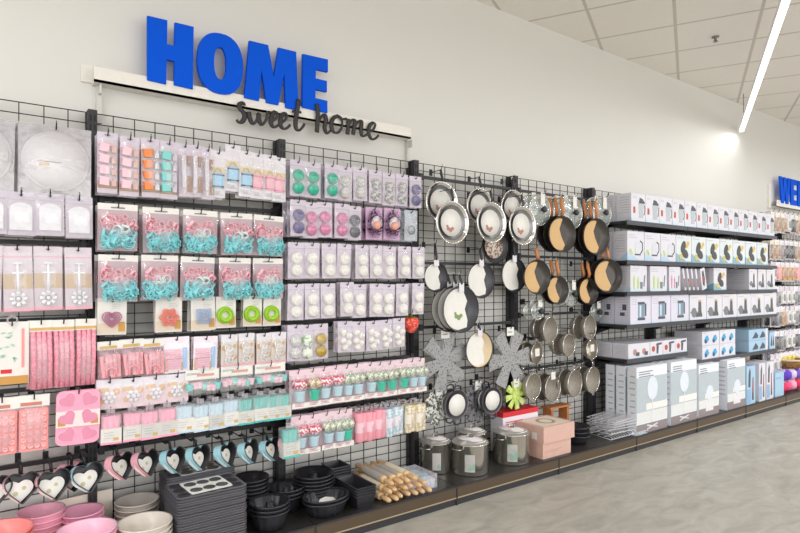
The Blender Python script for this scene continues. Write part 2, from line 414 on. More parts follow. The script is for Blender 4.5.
# second sign at the right edge
x0 = ax(777, LEDY); z0 = az(778, 207, LEDY); z1 = az(778, 200, LEDY)
l2 = thing('sign_ledge', 'white wall ledge under the blue lettering at the right edge', 'ledge', (0, 0, 0))
MB().box(x0, x0 + 2.2, LEDY, WY, z0, z0 + .012).box(x0, x0 + 2.2, LEDY, LEDY + .008, z0, z1).build('ledge_channel', M('ledge_white'), l2)
MB().box(x0 - .1, x0 - .05, WY - .03, WY, z0 - .02, z1 + .2).build('end_plate', M('ledge_white'), l2)
W0 = ax(780, LY); WZ = az(780, 176, LY); WB = az(780, 202.5, LY); hh = WZ - WB
def sl(label, pl, x, w):
    o = MB(); o.prism([(px_ * w, pz * hh) for px_, pz in pl], 0, .02)
    tag(o.build('sign_letter', BLU, loc=(x, LY, WB)), label, 'sign letter', 'blue letters of the far sign')
sl('blue capital W starting the far sign at the right edge', [(0, 1), (.22, 1), (.31, .38), (.40, 1), (.60, 1), (.69, .38), (.78, 1), (1, 1), (.82, 0), (.60, 0), (.5, .6), (.40, 0), (.18, 0)], W0, .33)
sl('blue capital E second in the far sign', [(0, 0), (0, 1), (1, 1), (1, .8), (.45, .8), (.45, .6), (.9, .6), (.9, .4), (.45, .4), (.45, .2), (1, .2), (1, 0)], W0 + .35, .2)
sl('blue capital L third in the far sign', [(0, 0), (0, 1), (.45, 1), (.45, .2), (1, .2), (1, 0)], W0 + .58, .19)

# ================================================================== HOOKS AND CROSSBARS
def mk_hook(L):
    def f(root):
        MB().tube([(0, L - .0, -.006), (0, .05, -.006), (0, 0, -.004), (0, -.010, .018), (0, -.010, .03)], .0028, 6).build('prong', WIRE, root)
        MB().box(-.012, .012, L - .008, L, -.03, .014).build('back_plate', WIRE, root)
    return f
HOOKS = {}
def hook(x, z, Y, label):
    L = round(-Y - .032, 3)
    if L not in HOOKS: HOOKS[L] = Proto('display_hook', mk_hook(L))
    return HOOKS[L].place((x, Y, z), label, 'hook', 'black wire display hooks')
def crossbar(x0, x1, z, label, Y=-.03, h=.02):
    mb = MB().box(x0, x1, Y - .018, Y, z - h / 2, z + h / 2)
    o = thing('crossbar', label, 'crossbar', (0, 0, 0), group='black crossbars across the wire grids')
    mb.build('rail', BLACK, o)
    for x in (x0 + .02, x1 - .02): MB().box(x - .012, x + .012, Y - .024, -.0, z - h / 2 - .012, z + h / 2 + .012).build('end_bracket', GREY, o)
    return o
def row(rowname, bay, Y, ztop, items, depth=2, hookrow=True, step=.04, barname=None, dz=0, barz=None):
    """items: (pixel centre, proto, short look, dz)"""
    if barname is not None:
        a, b = BX[bay] + .02, BX[bay] + .98
        crossbar(a, b, (ztop if barz is None else barz), barname)
    cnt = {}
    for i, it in enumerate(items):
        px, proto, look = it[:3]; ddz = it[3] if len(it) > 3 else 0
        x = ax(px, Y)
        z = ztop + ddz + (R() - .5) * .006
        k = cnt.get(look, 0); cnt[look] = k + 1
        tot = sum(1 for q in items if q[2] == look)
        lab = '%s in the %s' % (look, rowname) if tot == 1 else '%s, %s such from left, %s' % (look, ORD[k], rowname)
        short = look
        proto.place((x, Y, z), lab, 'pack', rowname, (math.radians(R() * 2), math.radians((R() - .5) * 3), math.radians((R() - .5) * 6)))
        for d in range(depth if i == 0 else min(depth, 1)):
            lb = 'pack %s behind the %s front one, %s' % (['right', 'second'][d], ORD[i], rowname)
            pk = proto.place((x + (R() - .5) * .012, Y + step * (d + 1), z - R() * .006), lb, 'pack', rowname, (0, math.radians((R() - .5) * 3), math.radians((R() - .5) * 5)))
        if hookrow: hook(x, z - .012, Y - .012, 'black wire hook through the %s pack of the %s' % (ORD[i], rowname))

def card(root, w, h, mat=None, name='backing_card', y=0, th=.003, zt=0):
    return MB().box(-w / 2, w / 2, y, y + th, zt - h, zt).build(name, mat or WHITE, root)
def sleeve(root, w, h, t=.012, mat=None, top=.03, name='plastic_sleeve'):
    """a soft clear pouch, bulged in the middle"""
    mb = MB(); nx, nz = 6, 6; vs = []; fs = []
    for j in range(nz + 1):
        for i in range(nx + 1):
            u = i / nx; v = j / nz
            vs.append(((u - .5) * w, -t * (math.sin(PI * u) ** .5) * (math.sin(PI * min(1, v * .9 + .05)) ** .6) - .001, -top - v * (h - top)))
    for j in range(nz):
        for i in range(nx):
            a = j * (nx + 1) + i; fs.append((a, a + 1, a + nx + 2, a + nx + 1))
    return mb.add(vs, fs, 0, True).build(name, mat or FILM, root)
def bars(root, x0, x1, z0, n, dz=.006, h=.002, mat=None, y=-.0008, name='printed_text'):
    mb = MB()
    for k in range(n): mb.box(x0, x0 + (x1 - x0) * (.6 + .4 * R()), y, 0, z0 - k * dz - h, z0 - k * dz)
    return mb.build(name, mat or MIDG, root)

# ================================================================== PACK KINDS
def euro(root, w=.02): MB().box(-w * .6, w * .6, -.0012, -.0002, -.015, -.010).build('hanging_slot', MIDG, root)
def p_cases(colm, side, goldy=True):
    def f(r):
        w, h = .086, .285
        card(r, w, h, LILAC); euro(r)
        for k in range(4):
            mb = MB(); m2 = MB()
            z = -.075 - k * .052
            mb.X = Matrix.Translation((-.014, -.014, z)) @ Matrix.Rotation((R() - .5) * .3, 4, 'Y')
            mb.rbox(-.021, .021, -.012, .012, -.019, .019, .006)
            mb.box(-.026, .026, -.006, .006, .013, .019)
            m2.X = Matrix.Translation((.026, -.010, z - .004)); m2.box(-.010, .010, -.006, .006, -.016, .010); m2.box(-.004, .004, -.006, .006, .01, .02)
            mb.build('cake_topper', colm, r); m2.build('side_figure', side, r)
        g = MB().box(-.041, .041, -.0015, 0, -.262, -.228).build('printed_band', BROWN if goldy else LILAC, r)
        MB().box(-.03, .01, -.004, -.0015, -.255, -.24).box(-.008, .014, -.004, -.0015, -.07, -.05).build('gold_emblem', GOLD, r)
        sleeve(r, w, h, .032)
    return f
PK_A = Proto('topper_pack', p_cases(LPINK, M('rose_beige', 'e2b9b0')))
PK_B = Proto('topper_pack', p_cases(ORANGE, WHITE))
PK_C = Proto('topper_pack', p_cases(M('aqua_topper', '7ed3cf', .4), LILAC))
def p_bottle(r):
    w, h = .07, .265
    card(r, w, h, LILAC); euro(r, .012)
    mb = MB(); mb.shell([(.013, 0), (.014, .02), (.014, .18), (.007, .2), (.007, .215)], seg=12, c=(-.012, -.018, -.25)); mb.build('clear_tube', FILM2, r)
    MB().box(-.02, -.004, -.024, -.010, -.22, -.06).build('white_filling', WHITE, r)
    MB().box(.010, .03, -.006, 0, -.24, -.16).box(.008, .022, -.01, 0, -.11, -.06).build('brown_print_area', BROWN, r)
    MB().box(-.033, .033, -.0015, 0, -.062, -.057).build('printed_line', HOTP, r)
    sleeve(r, w, h, .034)
PK_D = Proto('decorating_tube_pack', p_bottle)
def p_tool(colm, rim):
    def f(r):
        w, h = .082, .245
        card(r, w, h, WHITE); euro(r, .014)
        MB().box(-.038, .038, -.0015, 0, -.118, -.085).build('gold_band', M('pale_gold', 'dcc79d', .5), r)
        MB().rbox(-.028, .028, -.012, 0, -.195, -.115, .004).build('coloured_block', colm, r)
        for z in (-.13, -.19): MB().box(-.03, .03, -.015, -.001, z, z + .006).build('dark_clip', rim, r)
        MB().ring(0, -.108, .015, .003, -.004).build('round_emblem', GOLD, r)
        bars(r, -.03, .03, -.21, 4)
        sleeve(r, w, h, .018)
    return f
PK_E = Proto('icing_tool_pack', p_tool(M('sky_block', '86c3e4', .4), DARK)); PK_F = Proto('icing_tool_pack', p_tool(M('rose_block', 'e8a0b4', .4), HOTP))

def loops(n, w, h, zc, rmin, rmax, y0=-.03, spread=1):
    """a jumble of thin plastic cutters of different outlines"""
    mb = MB()
    for _ in range(n):
        r = rmin + (rmax - rmin) * R(); kind = random.choice('hcsf'); k = 14
        pts = []
        for i in range(k):
            a = 2 * PI * i / k
            q = {'h': 1 - .35 * abs(math.cos(a / 2 + .8)), 'c': 1, 's': 1 + .3 * math.cos(5 * a), 'f': 1 + .16 * math.cos(6 * a)}[kind] * r
            pts.append((q * math.cos(a), q * math.sin(a)))
        X = Matrix.Translation(((R() - .5) * (w - 2 * r), y0 + R() * .018, zc + (R() - .5) * (h - 2 * r))) @ Matrix.Rotation((R() - .5) * 1.5, 4, 'X') @ Matrix.Rotation((R() - .5) * 1.5, 4, 'Z') @ Matrix.Rotation(R() * 6, 4, 'Y')
        mb.X = X; d = .007; t = .0018
        vs = []
        for x, z in pts:
            L = math.hypot(x, z); ix, iz = x * (1 - t / L * 1.6), z * (1 - t / L * 1.6)
            vs += [(x, -d, z), (x, d, z), (ix, -d, iz), (ix, d, iz)]
        fs = []
        for i in range(k):
            a = 4 * i; b = 4 * ((i + 1) % k)
            fs += [(a, a + 1, b + 1, b), (a + 2, b + 2, b + 3, a + 3), (a, b, b + 2, a + 2), (a + 1, a + 3, b + 3, b + 1)]
        mb.add(vs, fs)
    mb.X = Matrix.Identity(4); return mb
def p_cutters(seed, ph):
    def f(r):
        random.seed(seed)
        w, h = .172, .222
        MB().box(-w / 2, w / 2, -.002, .002, -.03, 0).build('header_card', PAPER, r)
        MB().box(-.03, .03, -.0035, -.002, -.022, -.016).build('printed_text', MIDG, r)
        MB().box(-w / 2, w / 2, .0, .002, -h, -.03).build('bag_back', M('bag_pink_back', 'c0adb4', .5), r)
        loops(26, w * .95, .10, -h + .125, .016, .026).build('pink_cutters', M('cutter_pink', 'f9bcc8', .35), r)['kind'] = 'stuff'
        loops(52, w * .97, .105, -h + .055, .016, .028, -.036).build('teal_cutters', M('cutter_teal', '93dfe5', .35), r)['kind'] = 'stuff'
        if ph: loops(4, w * .7, .05, -h + .1, .02, .024, -.05).build('white_cutters', M('cutter_pale', 'dff0f0', .4), r)
        sleeve(r, w, h, .05, film('bag_plastic', 'eddbe2', .2, .1))
    return f
CUT = [Proto('cutter_bag', p_cutters(s, s % 2)) for s in (11, 12, 13)]
random.seed(5)
def p_shapecard(kind):
    def f(r):
        w, h = (.125, .172) if kind != 'green' else (.105, .165)
        card(r, w, h, M('warm_white_card', 'e2ded8', .5)); euro(r, .012)
        MB().box(-w / 2 + .004, w / 2 - .004, -.0012, 0, -h + .006, -h + .055).build('printed_table', M('print_table', 'd9c9b5', .5), r)
        MB().box(w / 2 - .035, w / 2 - .006, -.002, -.001, -h + .015, -h + .06).build('biscuit_print', M('biscuit', 'c9974f', .6), r)
        bars(r, 0, w / 2 - .01, -.03, 3, .008, .002, GREYP)
        z = -.098
        if kind == 'heart':
            for s_ in (.086, .066, .046, .027): MB().tube([(x, -.012, z2) for x, z2 in heart(s_, 24, -.002, z)], .0028, 5, 0, True).build('heart_cutter', M('wine_pink', 'b06a8c', .35), r)
        if kind == 'flower':
            for s_ in (.040, .031, .022, .012):
                MB().tube([(s_ * (1 + .16 * math.cos(6 * a)) * math.cos(a), -.012, z + s_ * (1 + .16 * math.cos(6 * a)) * math.sin(a)) for a in [2 * PI * i / 36 for i in range(36)]], .0036, 5, 0, True).build('flower_cutter', M('coral_cutter', 'ea8578', .4), r)
        if kind == 'square':
            for s_ in (.036, .029, .022, .014, .007): MB().tube([(-s_, -.012, z - s_), (s_, -.012, z - s_), (s_, -.012, z + s_), (-s_, -.012, z + s_)], .0026, 5, 0, True).build('square_cutter', M('blue_cutter', '93afd9', .4), r)
        if kind == 'green':
            MB().lathe([(.018, 0), (.020, .018), (.030, .022), (.042, .016), (.046, 0), (.018, 0)], 28, 0, 'y', (-.005, 0, z)).build('ring_mould', GREEN, r)
            MB().ring(-.005, z, .033, .0022, -.022, 0).build('mould_groove', M('dark_lime', '7fb01f', .4), r)
    return f
SC = {k: Proto('cutter_card', p_shapecard(k)) for k in ('heart', 'flower', 'square', 'green')}
def p_pinkbag(r):
    w, h = .105, .178
    MB().box(-w / 2, w / 2, -.002, .001, -.04, 0).build('header_card', PAPER, r); euro(r, .01)
    MB().box(-w / 2 + .01, w / 2 - .02, -.003, -.002, -.035, -.022).build('gold_print', GOLD, r)
    for k in range(5):
        mb = MB()
        mb.X = Matrix.Translation((-.035 + k * .0175, -.012 - R() * .008, -.11)) @ Matrix.Rotation((R() - .5) * .25, 4, 'Y')
        mb.rbox(-.008, .008, -.006, .006, -.058, .04 + R() * .015, .003).build('pink_mould', M('salmon_pink', 'f5aab2', .4), r)
    mb = MB().tube([(-.02, -.026, -.168), (-.02, -.028, -.13), (.0, -.03, -.12), (.02, -.028, -.13), (.02, -.026, -.168)], .004).build('arched_mould', M('salmon_pink'), r)
    sleeve(r, w, h, .032, FILMP, .035)
PBAG = Proto('pink_mould_bag', p_pinkbag)
def p_sheet(r):
    w, h = .125, .18
    card(r, w, h, M('pinkish_white', 'f1e4ee', .4)); euro(r, .012)
    mb = MB()
    for k in range(9): mb.box(-.052, .022, -.006, 0, -.16 + k * .0115, -.16 + k * .0115 + .0075)
    mb.build('pink_letter_rows', M('strip_pink', 'eea9c0', .4), r)
    MB().box(.030, .048, -.007, 0, -.162, -.055).build('blue_ruler', M('ruler_blue', '8fc0ea', .4), r)
    MB().box(-.058, -.04, -.0015, 0, -.17, -.115).box(.02, .03, -.0015, 0, -.17, -.13).build('gold_print', GOLD, r)
    MB().box(-.055, .02, -.0065, -.006, -.112, -.108).build('groove', HOTP, r)
    sleeve(r, w, h, .012)
SHEET = Proto('alphabet_stamp_pack', p_sheet)
def p_rings(r):
    w, h = .088, .175
    card(r, w, h, M('print_biscuit_card', 'dccfc4', .5)); MB().box(-w / 2, w / 2, -.0012, 0, -.038, 0).build('header_print', WHITE, r); euro(r, .01)
    MB().box(-w / 2, w / 2, -.0012, 0, -h, -h + .018).build('pink_foot_print', PINK, r)
    for q in ((.026, -.12, .014), (-.026, -.07, .014), (.028, -.06, .01)): MB().disc(*q, -.002, 0).build('biscuit_print', M('biscuit'), r)
    for x, z, q in ((-.006, -.065, .02), (.004, -.1, .024), (-.004, -.135, .02), (.006, -.13, .012), (-.002, -.075, .01)): MB().ring(x, z, q, .003, -.01, 0, 14).build('round_cutter', M('pale_steel', 'e6e8ea', .25, .5), r)
    sleeve(r, w, h, .02, FILM, .035)
RINGS = Proto('steel_cutter_pack', p_rings)
def p_smallcard(r):
    w, h = .112, .14
    card(r, w, h, M('rosy_card', 'edd3da', .45)); euro(r, .012)
    MB().box(-w / 2, w / 2, -.0012, 0, -.045, -.0).build('white_header_print', WHITE, r)
    MB().box(-.045, .0, -.0016, -.0012, -.06, -.04).disc(.03, -.06, .016, -.002, -.0012).disc(-.03, -.1, .014, -.002, 0).build('biscuit_print', M('biscuit_light', 'd9b07c', .6), r)
    mb = MB()
    for k in range(6):
        a = k * PI / 3; mb.ball(.0 + .022 * math.cos(a), -.008, -.085 + .022 * math.sin(a), .011, sy=.5, seg=8)
    mb.ball(0, -.012, -.085, .012, sy=.5, seg=8).build('white_flower', WHITE, r)
    bars(r, -.045, .045, -.02, 2)
    sleeve(r, w, h, .02)
SMALL = Proto('flower_plunger_pack', p_smallcard)
def p_headcases(v):
    def f(r):
        w, h = .175, .128
        MB().box(-w / 2, w / 2, -.003, .0, -.052, 0).build('header_card', PAPER, r); euro(r, .012)
        MB().box(-.03, .06, -.004, -.003, -.035, -.022).build('gold_print', M('rose_gold', 'd8a394', .5), r)
        bars(r, -.08, -.0, -.016, 2, y=-.0042)
        for k in range(7):
            x = -.07 + k * .0235; t = MB()
            t.lathe([(.014, 0), (.021, .030), (.0215, .032), (.018, .030), (.012, .004), (0, .003)], 12, 0, 'z', (x, -.022, -.100 + .008 * math.sin(k)), wob=.05, nw=6)
            t.build('paper_case', M('case_pink', 'f3cdda', .5) if (k + v) % 3 else M('case_teal', '8fdad6', .5), r)
        sleeve(r, w, h, .045, FILM, .045)
    return f
HCASE = [Proto('baking_case_pack', p_headcases(v)) for v in (0, 1)]
def p_casebox(colm, name):
    def f(r):
        w, h = .088, .15
        d = .055
        MB().box(-w / 2, w / 2, -d, 0, -h, -h + .072).build('printed_sleeve', PAPER, r)
        MB().box(-w / 2 - .0005, w / 2 + .0005, -d - .0008, -d + .002, -h, -h + .010).build('colour_band', colm, r)
        bars(r, -.03, .02, -h + .055, 3, .012, .003, GREYP, -d - .0006)
        MB().box(.008, .03, -d - .0012, -d, -h + .016, -h + .03).build('gold_print', GOLD, r)
        for x in (-.022, 0, .022):
            mb = MB()
            for k in range(5): mb.lathe([(.014, 0), (.021, .03), (.018, .03), (.01, .004), (0, .003)], 14, 0, 'z', (x, -.028 + (R() - .5) * .004, -h + .069 + k * .0075), wob=.07, nw=9)
            mb.build('case_stack', colm, r)
        mb = MB().box(-w / 2, w / 2, -d, 0, -h, -.012)
        mb.build('clear_box', FILM, r)
        MB().box(-.018, .018, -d / 2 - .001, -d / 2 + .001, -.012, .012).build('hanging_tab', FILM2, r)
    return f
CBOX = {'pink': Proto('baking_case_box', p_casebox(M('case_rose', 'f2a5c0', .5), 'pink')), 'pale blue': Proto('baking_case_box', p_casebox(M('case_blue', 'c3dbea', .5), 'blue')),
        'teal': Proto('baking_case_box', p_casebox(M('case_mint', '52bfb8', .5), 'teal'))}
def p_disc(r):
    w, h = .282, .325
    MB().box(-w / 2, w / 2, 0, .002, -h, .0).build('bag_back', film('haze_back', 'c6c2c6', .7, .05), r)
    MB().lathe([(0, .006), (.131, .006), (.134, .003), (.134, 0), (0, 0)], 48, 0, 'y', (0, -.001, -.16)).build('round_cake_board', M('board_white', 'c9c5ca', .4), r)
    MB().lathe([(0, .002), (.122, .002), (.122, 0), (0, 0)], 48, 0, 'y', (0, -.007, -.16)).build('paper_liner', M('board_white2', 'dcd8dc', .4), r)
    MB().box(-.075, .02, -.0105, -.0098, -.165, -.163).build('printed_line', DARK, r)
    MB().box(-.065, -.025, -.0105, -.0098, -.182, -.17).build('gold_print', GOLD, r)
    sleeve(r, w, h, .022, film('crinkled_bag', 'e6e4e8', .12, .2), 0)
DISC = Proto('cake_board_pack', p_disc)
def p_scraper(r):
    w, h = .110, .188
    card(r, w, h, M('scraper_card', 'cbc3d0', .45)); euro(r, .014)
    pts = [(-.042, -.165), (.042, -.165), (.042, -.075)] + [(.042 * math.cos(a), -.075 + .03 * math.sin(a)) for a in [PI * k / 10 for k in range(11)]] + [(-.042, -.075)]
    MB().prism(pts, -.008, -.001).build('white_scraper', M('white_plastic', 'eceef2', .35), r)
    MB().box(-.055, .055, -.0012, 0, -.034, -.030).build('printed_line', GREYP, r)
    sleeve(r, w, h, .022, FILM2)
SCRAP = Proto('scraper_pack', p_scraper)
def p_stand(r):
    w, h = .110, .282
    card(r, w, h, M('warm_lilac', 'd6cad4', .4)); euro(r, .014)
    MB().box(-.053, -.012, -.0014, 0, -.185, -.12).box(.012, .053, -.0014, 0, -.185, -.12).build('cake_print', M('print_beige', 'cdb393', .55), r)
    MB().box(-.053, .053, -.0012, 0, -.048, -.044).build('printed_line', M('print_pink', 'e79fb0'), r)
    MB().box(-w / 2, w / 2, -.0012, 0, -h, -h + .014).build('pink_foot_print', PINK, r)
    mb = MB().tube([(0, -.012, -.07), (0, -.012, -.21)], .0055).box(-.022, .022, -.018, -.006, -.118, -.112).box(-.016, .016, -.018, -.006, -.076, -.07)
    mb.build('white_plunger', M('white_plastic'), r)
    mb = MB()
    for k in range(8):
        a = k * PI / 4; mb.ball(.026 * math.cos(a), -.012, -.228 + .026 * math.sin(a), .009, seg=8)
    mb.ring(0, -.228, .017, .003, -.012).ball(0, -.012, -.228, .009, seg=8).build('flower_cutter', M('white_plastic'), r)
    sleeve(r, w, h, .026)
STAND = Proto('plunger_cutter_pack', p_stand)
def p_mat(r):
    w, h = .086, .305
    MB().box(-w / 2, w / 2, -.004, .001, -.05, 0).build('header_card', PAPER, r); euro(r, .012)
    MB().box(-w / 2, w / 2, -.005, -.004, -.045, -.032).build('gold_print', GOLD, r)
    mb = MB()
    for k in range(4):
        x = -.030 + k * .020
        MB().tube([(x, -.012, -.05), (x + .002, -.014, -.15), (x, -.012, -.3)], [.010] * 3, 8).build('mat_fold', speckle('embossed_pink', 'f4abb9', 'e892a6', 90, .5, .45), r)
    sleeve(r, w, h, .028, FILMP, .05)
MAT = Proto('rolled_mat_pack', p_mat)
def p_floral(r):
    w, h = .125, .27
    MB().ring(0, .008, .018, .003, -.004).build('hanger_ring', FILM2, r)
    card(r, w, h, M('floral_white', 'e6e3de', .5))
    for k in range(11):
        mb = MB()
        x = (R() - .5) * .09; z = -.04 - R() * .15; a = R() * 3
        mb.X = Matrix.Translation((x, -.001, z)) @ Matrix.Rotation(a, 4, 'Y'); mb.prism([(-.012, 0), (0, .005), (.012, 0), (0, -.005)], -.001, 0); mb.build('leaf_print', M('sage_green', 'a9cfba', .5), r)
    MB().box(.035, .045, -.002, 0, -.2, -.03).build('coral_stripe', CORAL, r)
    MB().box(-.06, .06, -.002, 0, -.27, -.235).build('biscuit_print', M('biscuit'), r)
    MB().box(-.04, .0, -.002, 0, -.222, -.205).build('red_lettering', RED, r)
FLORAL = Proto('floral_card_pack', p_floral)
def p_mould(r):
    w, h = .118, .245
    MB().box(-w / 2, w / 2, -.004, .001, -.05, 0).build('header_card', PAPER, r); euro(r, .014)
    MB().box(-.05, .03, -.005, -.004, -.045, -.03).build('leaf_print', M('leaf_red', 'c77f6c', .5), r)
    MB().rbox(-.052, .052, 0, .0001, 0, .0001, .005)
    MB().prism(rrect(-.054, .054, -.242, -.058, .008), -.012, 0).build('mould_sheet', CORAL, r)
    a = MB(); b = MB()
    for i in range(4):
        for j in range(6):
            x = -.038 + i * .0253; z = -.078 - j * .0285
            a.lathe([(.0105, 0), (.0105, .006), (.008, .008), (.006, .004), (0, .004)], 12, 0, 'y', (x, -.012, z))
    a.build('mould_cups', M('coral_light', 'fbb9b4', .4), r)
    sleeve(r, w, h, .026, FILMP, .05)
MOULD = Proto('sweet_mould_pack', p_mould)
def p_heartmould(r):
    w, h = .175, .245
    MB().prism(rrect(-w / 2, w / 2, -h, 0, .028), -.012, 0).build('mould_tray', M('mould_pink', 'f3a8c2', .4), r)
    for i in range(2):
        for j in range(3):
            a = MB(); b = MB(); cx, cz = (-.041, .041)[i], (-.045 - j * .078)
            ro = .6 if i == 0 else -.6
            a.prism(heart(.084, 24, cx, cz, ro), -.0145, -.012); b.prism(heart(.074, 24, cx, cz, ro), -.0155, -.0145)
            a.build('cup_rim', M('mould_pink2', 'f7bccf', .4), b.build('heart_cup', M('mould_deep', 'e08fac', .45), r))
    MB().box(-w / 2, w / 2, -.018, -.016, -.162, -.09).build('paper_band', M('band_cream', 'f0dfdc', .5), r)
    MB().box(-.08, -.05, -.0185, -.018, -.155, -.12).box(.05, .08, -.0185, -.018, -.155, -.13).build('biscuit_print', M('biscuit'), r)
    for i in range(2): MB().prism(heart(.074, 24, (-.041, .041)[i], -.123, .6 if i == 0 else -.6), -.0195, -.018).build('printed_heart', M('mould_deep'), r)
HMOULD = Proto('heart_mould', p_heartmould)
# springform heart pans
def p_heartpan(colm, big):
    w = .14 if big else .134
    def f(r):
        q = w * .58
        P = lambda k, zc=0: [(x, z * 1.12) for x, z in heart(w * k, 36, 0, 0)]
        hp = P(1); ip = P(.955); n = 36; d = .048
        def Z(pts): return [(x, z - q * 1.15) for x, z in pts]
        hp, ip = Z(hp), Z(ip)
        vs = [(x, 0, z) for x, z in hp] + [(x, -d, z) for x, z in hp]
        MB().add(vs, [(i, (i + 1) % n, n + (i + 1) % n, n + i) for i in range(n)]).build('outer_wall', colm, r)
        vs = [(x, 0, z) for x, z in ip] + [(x, -d + .001, z) for x, z in ip]
        mb = MB().add(vs, [(i, (i + 1) % n, n + (i + 1) % n, n + i) for i in range(n)]); mb.prism(ip, -.003, 0); mb.build('inner_lining', COAT, r)
        MB().tube([(x, -d, z) for x, z in hp], .0022, 6, 0, True).build('rolled_rim', M('rim_dark', '4a4a4e', .35, .5), r)
        lb = [(x * .84 - .009, z * .74 - q * 1.34) for x, z in P(1)]
        MB().prism(lb, -.020, -.018).build('paper_label', PAPER, r)
        MB().disc(-w * .14, -q * 1.45, w * .07, -.021, -.020).disc(w * .08, -q * 1.2, w * .06, -.021, -.020).build('cake_print', M('cake_print', 'c9bf9a', .6), r)
        MB().tube([(0, -.02, -q * .5), (0, -.022, -.004), (0, -.004, .008), (0, .012, .004)], .007).build('hanging_clip', WIRE, r)
    return f
HP = {('pink', 1): Proto('heart_baking_tin', p_heartpan(M('tin_pink', 'f2b3c1', .35, .1), 1)), ('pink', 0): Proto('heart_baking_tin', p_heartpan(M('tin_pink'), 0)),
      ('blue', 0): Proto('heart_baking_tin', p_heartpan(M('tin_blue', 'a8dbe8', .35, .1), 0)), ('blue', 1): Proto('heart_baking_tin', p_heartpan(M('tin_blue'), 1))}
# two round rounds on a card
def p_rounds(colm, n=2, w=.098, h=.205, rr=.034, tintcard=None, frill=.04, foil=False):
    def f(r):
        card(r, w, h, tintcard or LILAC); euro(r, .012)
        zs = [-.088, -.158] if n == 2 else []
        sp_ = [(0, z) for z in zs] if n == 2 else [(-.018, -.065), (.02, -.085), (-.02, -.115), (.016, -.13), (-.008, -.155)]
        for x, z in sp_:
            mb = MB(); ce = MB()
            mb.lathe([(rr, 0), (rr * 1.02, .010), (rr * .92, .020), (rr * .6, .027), (0, .030)], 24, 0, 'y', (x, 0, z), wob=frill, nw=12)
            ce.lathe([(rr * .5, .0275), (rr * .45, .031), (0, .0325)], 14, 0, 'y', (x, 0, z))
            ce.build('round_centre', colm, mb.build('round', colm, r))
        MB().box(-w / 2, w / 2, -.001, 0, -.034, -.031).build('printed_line', GREYP, r)
        sleeve(r, w, h, .034, film('blister', 'f3eef4', .12, .08))
    return f
def foilm(name, c): return M(name, c, .28, .35, .25, 120)
RD = {k: Proto('round_pack', p_rounds(m)) for k, m in {
    'teal': foilm('foil_teal', '3dbd9f'), 'silver': speckle('foil_silver', 'd6d6d4', '9b9d9c', 70, .5, .3), 'glitter': speckle('foil_glitter', 'e4e2e0', 'b9bab8', 130, .5, .35),
    'purple': foilm('foil_purple', '77739c'), 'pink': foilm('foil_pink', 'df8fb6'), 'grey': foilm('foil_grey', '70727c'), 'white': M('matt_white_round', 'f0eee8', .5), 'gold': foilm('foil_gold', 'c0a344')}.items()}
RD['green'] = Proto('round_pack', p_rounds(speckle('leafy', 'eef2ea', '86b87a', 45, .55, .5)))
SM5 = Proto('small_round_pack', p_rounds(M('matt_white_round'), 5, .1, .185, .02, None, .0))
def p_tinsel(r):
    w, h = .125, .2
    card(r, w, h, M('tinsel_card', 'c9a6c4', .4)); euro(r, .012)
    mb = MB()
    for k in range(300):
        a = R() * 2 * PI; q = .03 + .035 * R(); x, z = q * math.cos(a) * .95, -.11 + q * math.sin(a) * 1.3
        l = .022; b = R() * PI; mb.add([(x, -.008 - R() * .02, z), (x + l * math.cos(b), -.01 - R() * .02, z + l * math.sin(b)), (x + .004 * math.sin(b), -.012, z - .004 * math.cos(b))], [(0, 1, 2)])
    mb.build('tinsel_strands', M('tinsel_plum', '7a4678', .25, .6, .3, 80), r)['kind'] = 'stuff'
    MB().lathe([(.042, 0), (.04, .008), (0, .01)], 20, 0, 'y', (.01, -.012, -.095)).build('white_disc', WHITE, r)
    MB().lathe([(.026, 0), (.026, .01), (.016, .02), (0, .022)], 20, 0, 'y', (.004, -.022, -.112)).build('peach_round', M('peach', 'f0ab98', .4), r)
TINS = Proto('tinsel_pack', p_tinsel)
def p_grdisc(r):
    w, h = .105, .2
    card(r, w, h, film('frost_card', 'c8d2dc', .6)); euro(r, .012)
    MB().lathe([(.03, 0), (.03, .008), (.018, .014), (0, .014)], 22, 0, 'y', (0, 0, -.13)).build('grey_round', GREYB, r)
    MB().ring(0, -.13, .037, .003, -.004).build('pale_ring', SKYP, r)
    sleeve(r, w, h, .03)
GRD = Proto('grey_round_pack', p_grdisc)
def p_setpack(top, bot, cardc):
    def f(r):
        w, h = .1, .222
        card(r, w, h, cardc)
        a = MB(); b = MB()
        a.lathe([(.0, -.02), (.038, -.024), (.044, 0), (.038, .024), (0, .022)], 16, 0, 'z', (0, -.026, -.075), wob=.08, nw=8)
        b.lathe([(.026, 0), (.033, .05), (.036, .058), (.030, .056), (.018, .006), (0, .006)], 16, 0, 'z', (0, -.026, -.17))
        a.build('patterned_cases', top, r); b.build('plain_cup', bot, r)
        MB().box(-.045, .045, -.032, -.03, -.212, -.182).build('printed_foot_label', PAPER, r)
        bars(r, -.03, .03, -.19, 2, .009, .003, HOTP, -.033)
        sleeve(r, w, h, .052, film('set_plastic', 'f4e6ee', .22, .14))
    return f
redd = speckle('red_dots', 'd8647c', 'f8eeee', 75, .5, .5, 'vor'); multi = speckle('multi_dots', 'efe3d4', 'b59a6e', 70, .5); sage = speckle('sage_dots', 'e9ece0', '9aa88c', 70, .5)
SETC = M('set_card_pink', 'ead2da', .45)
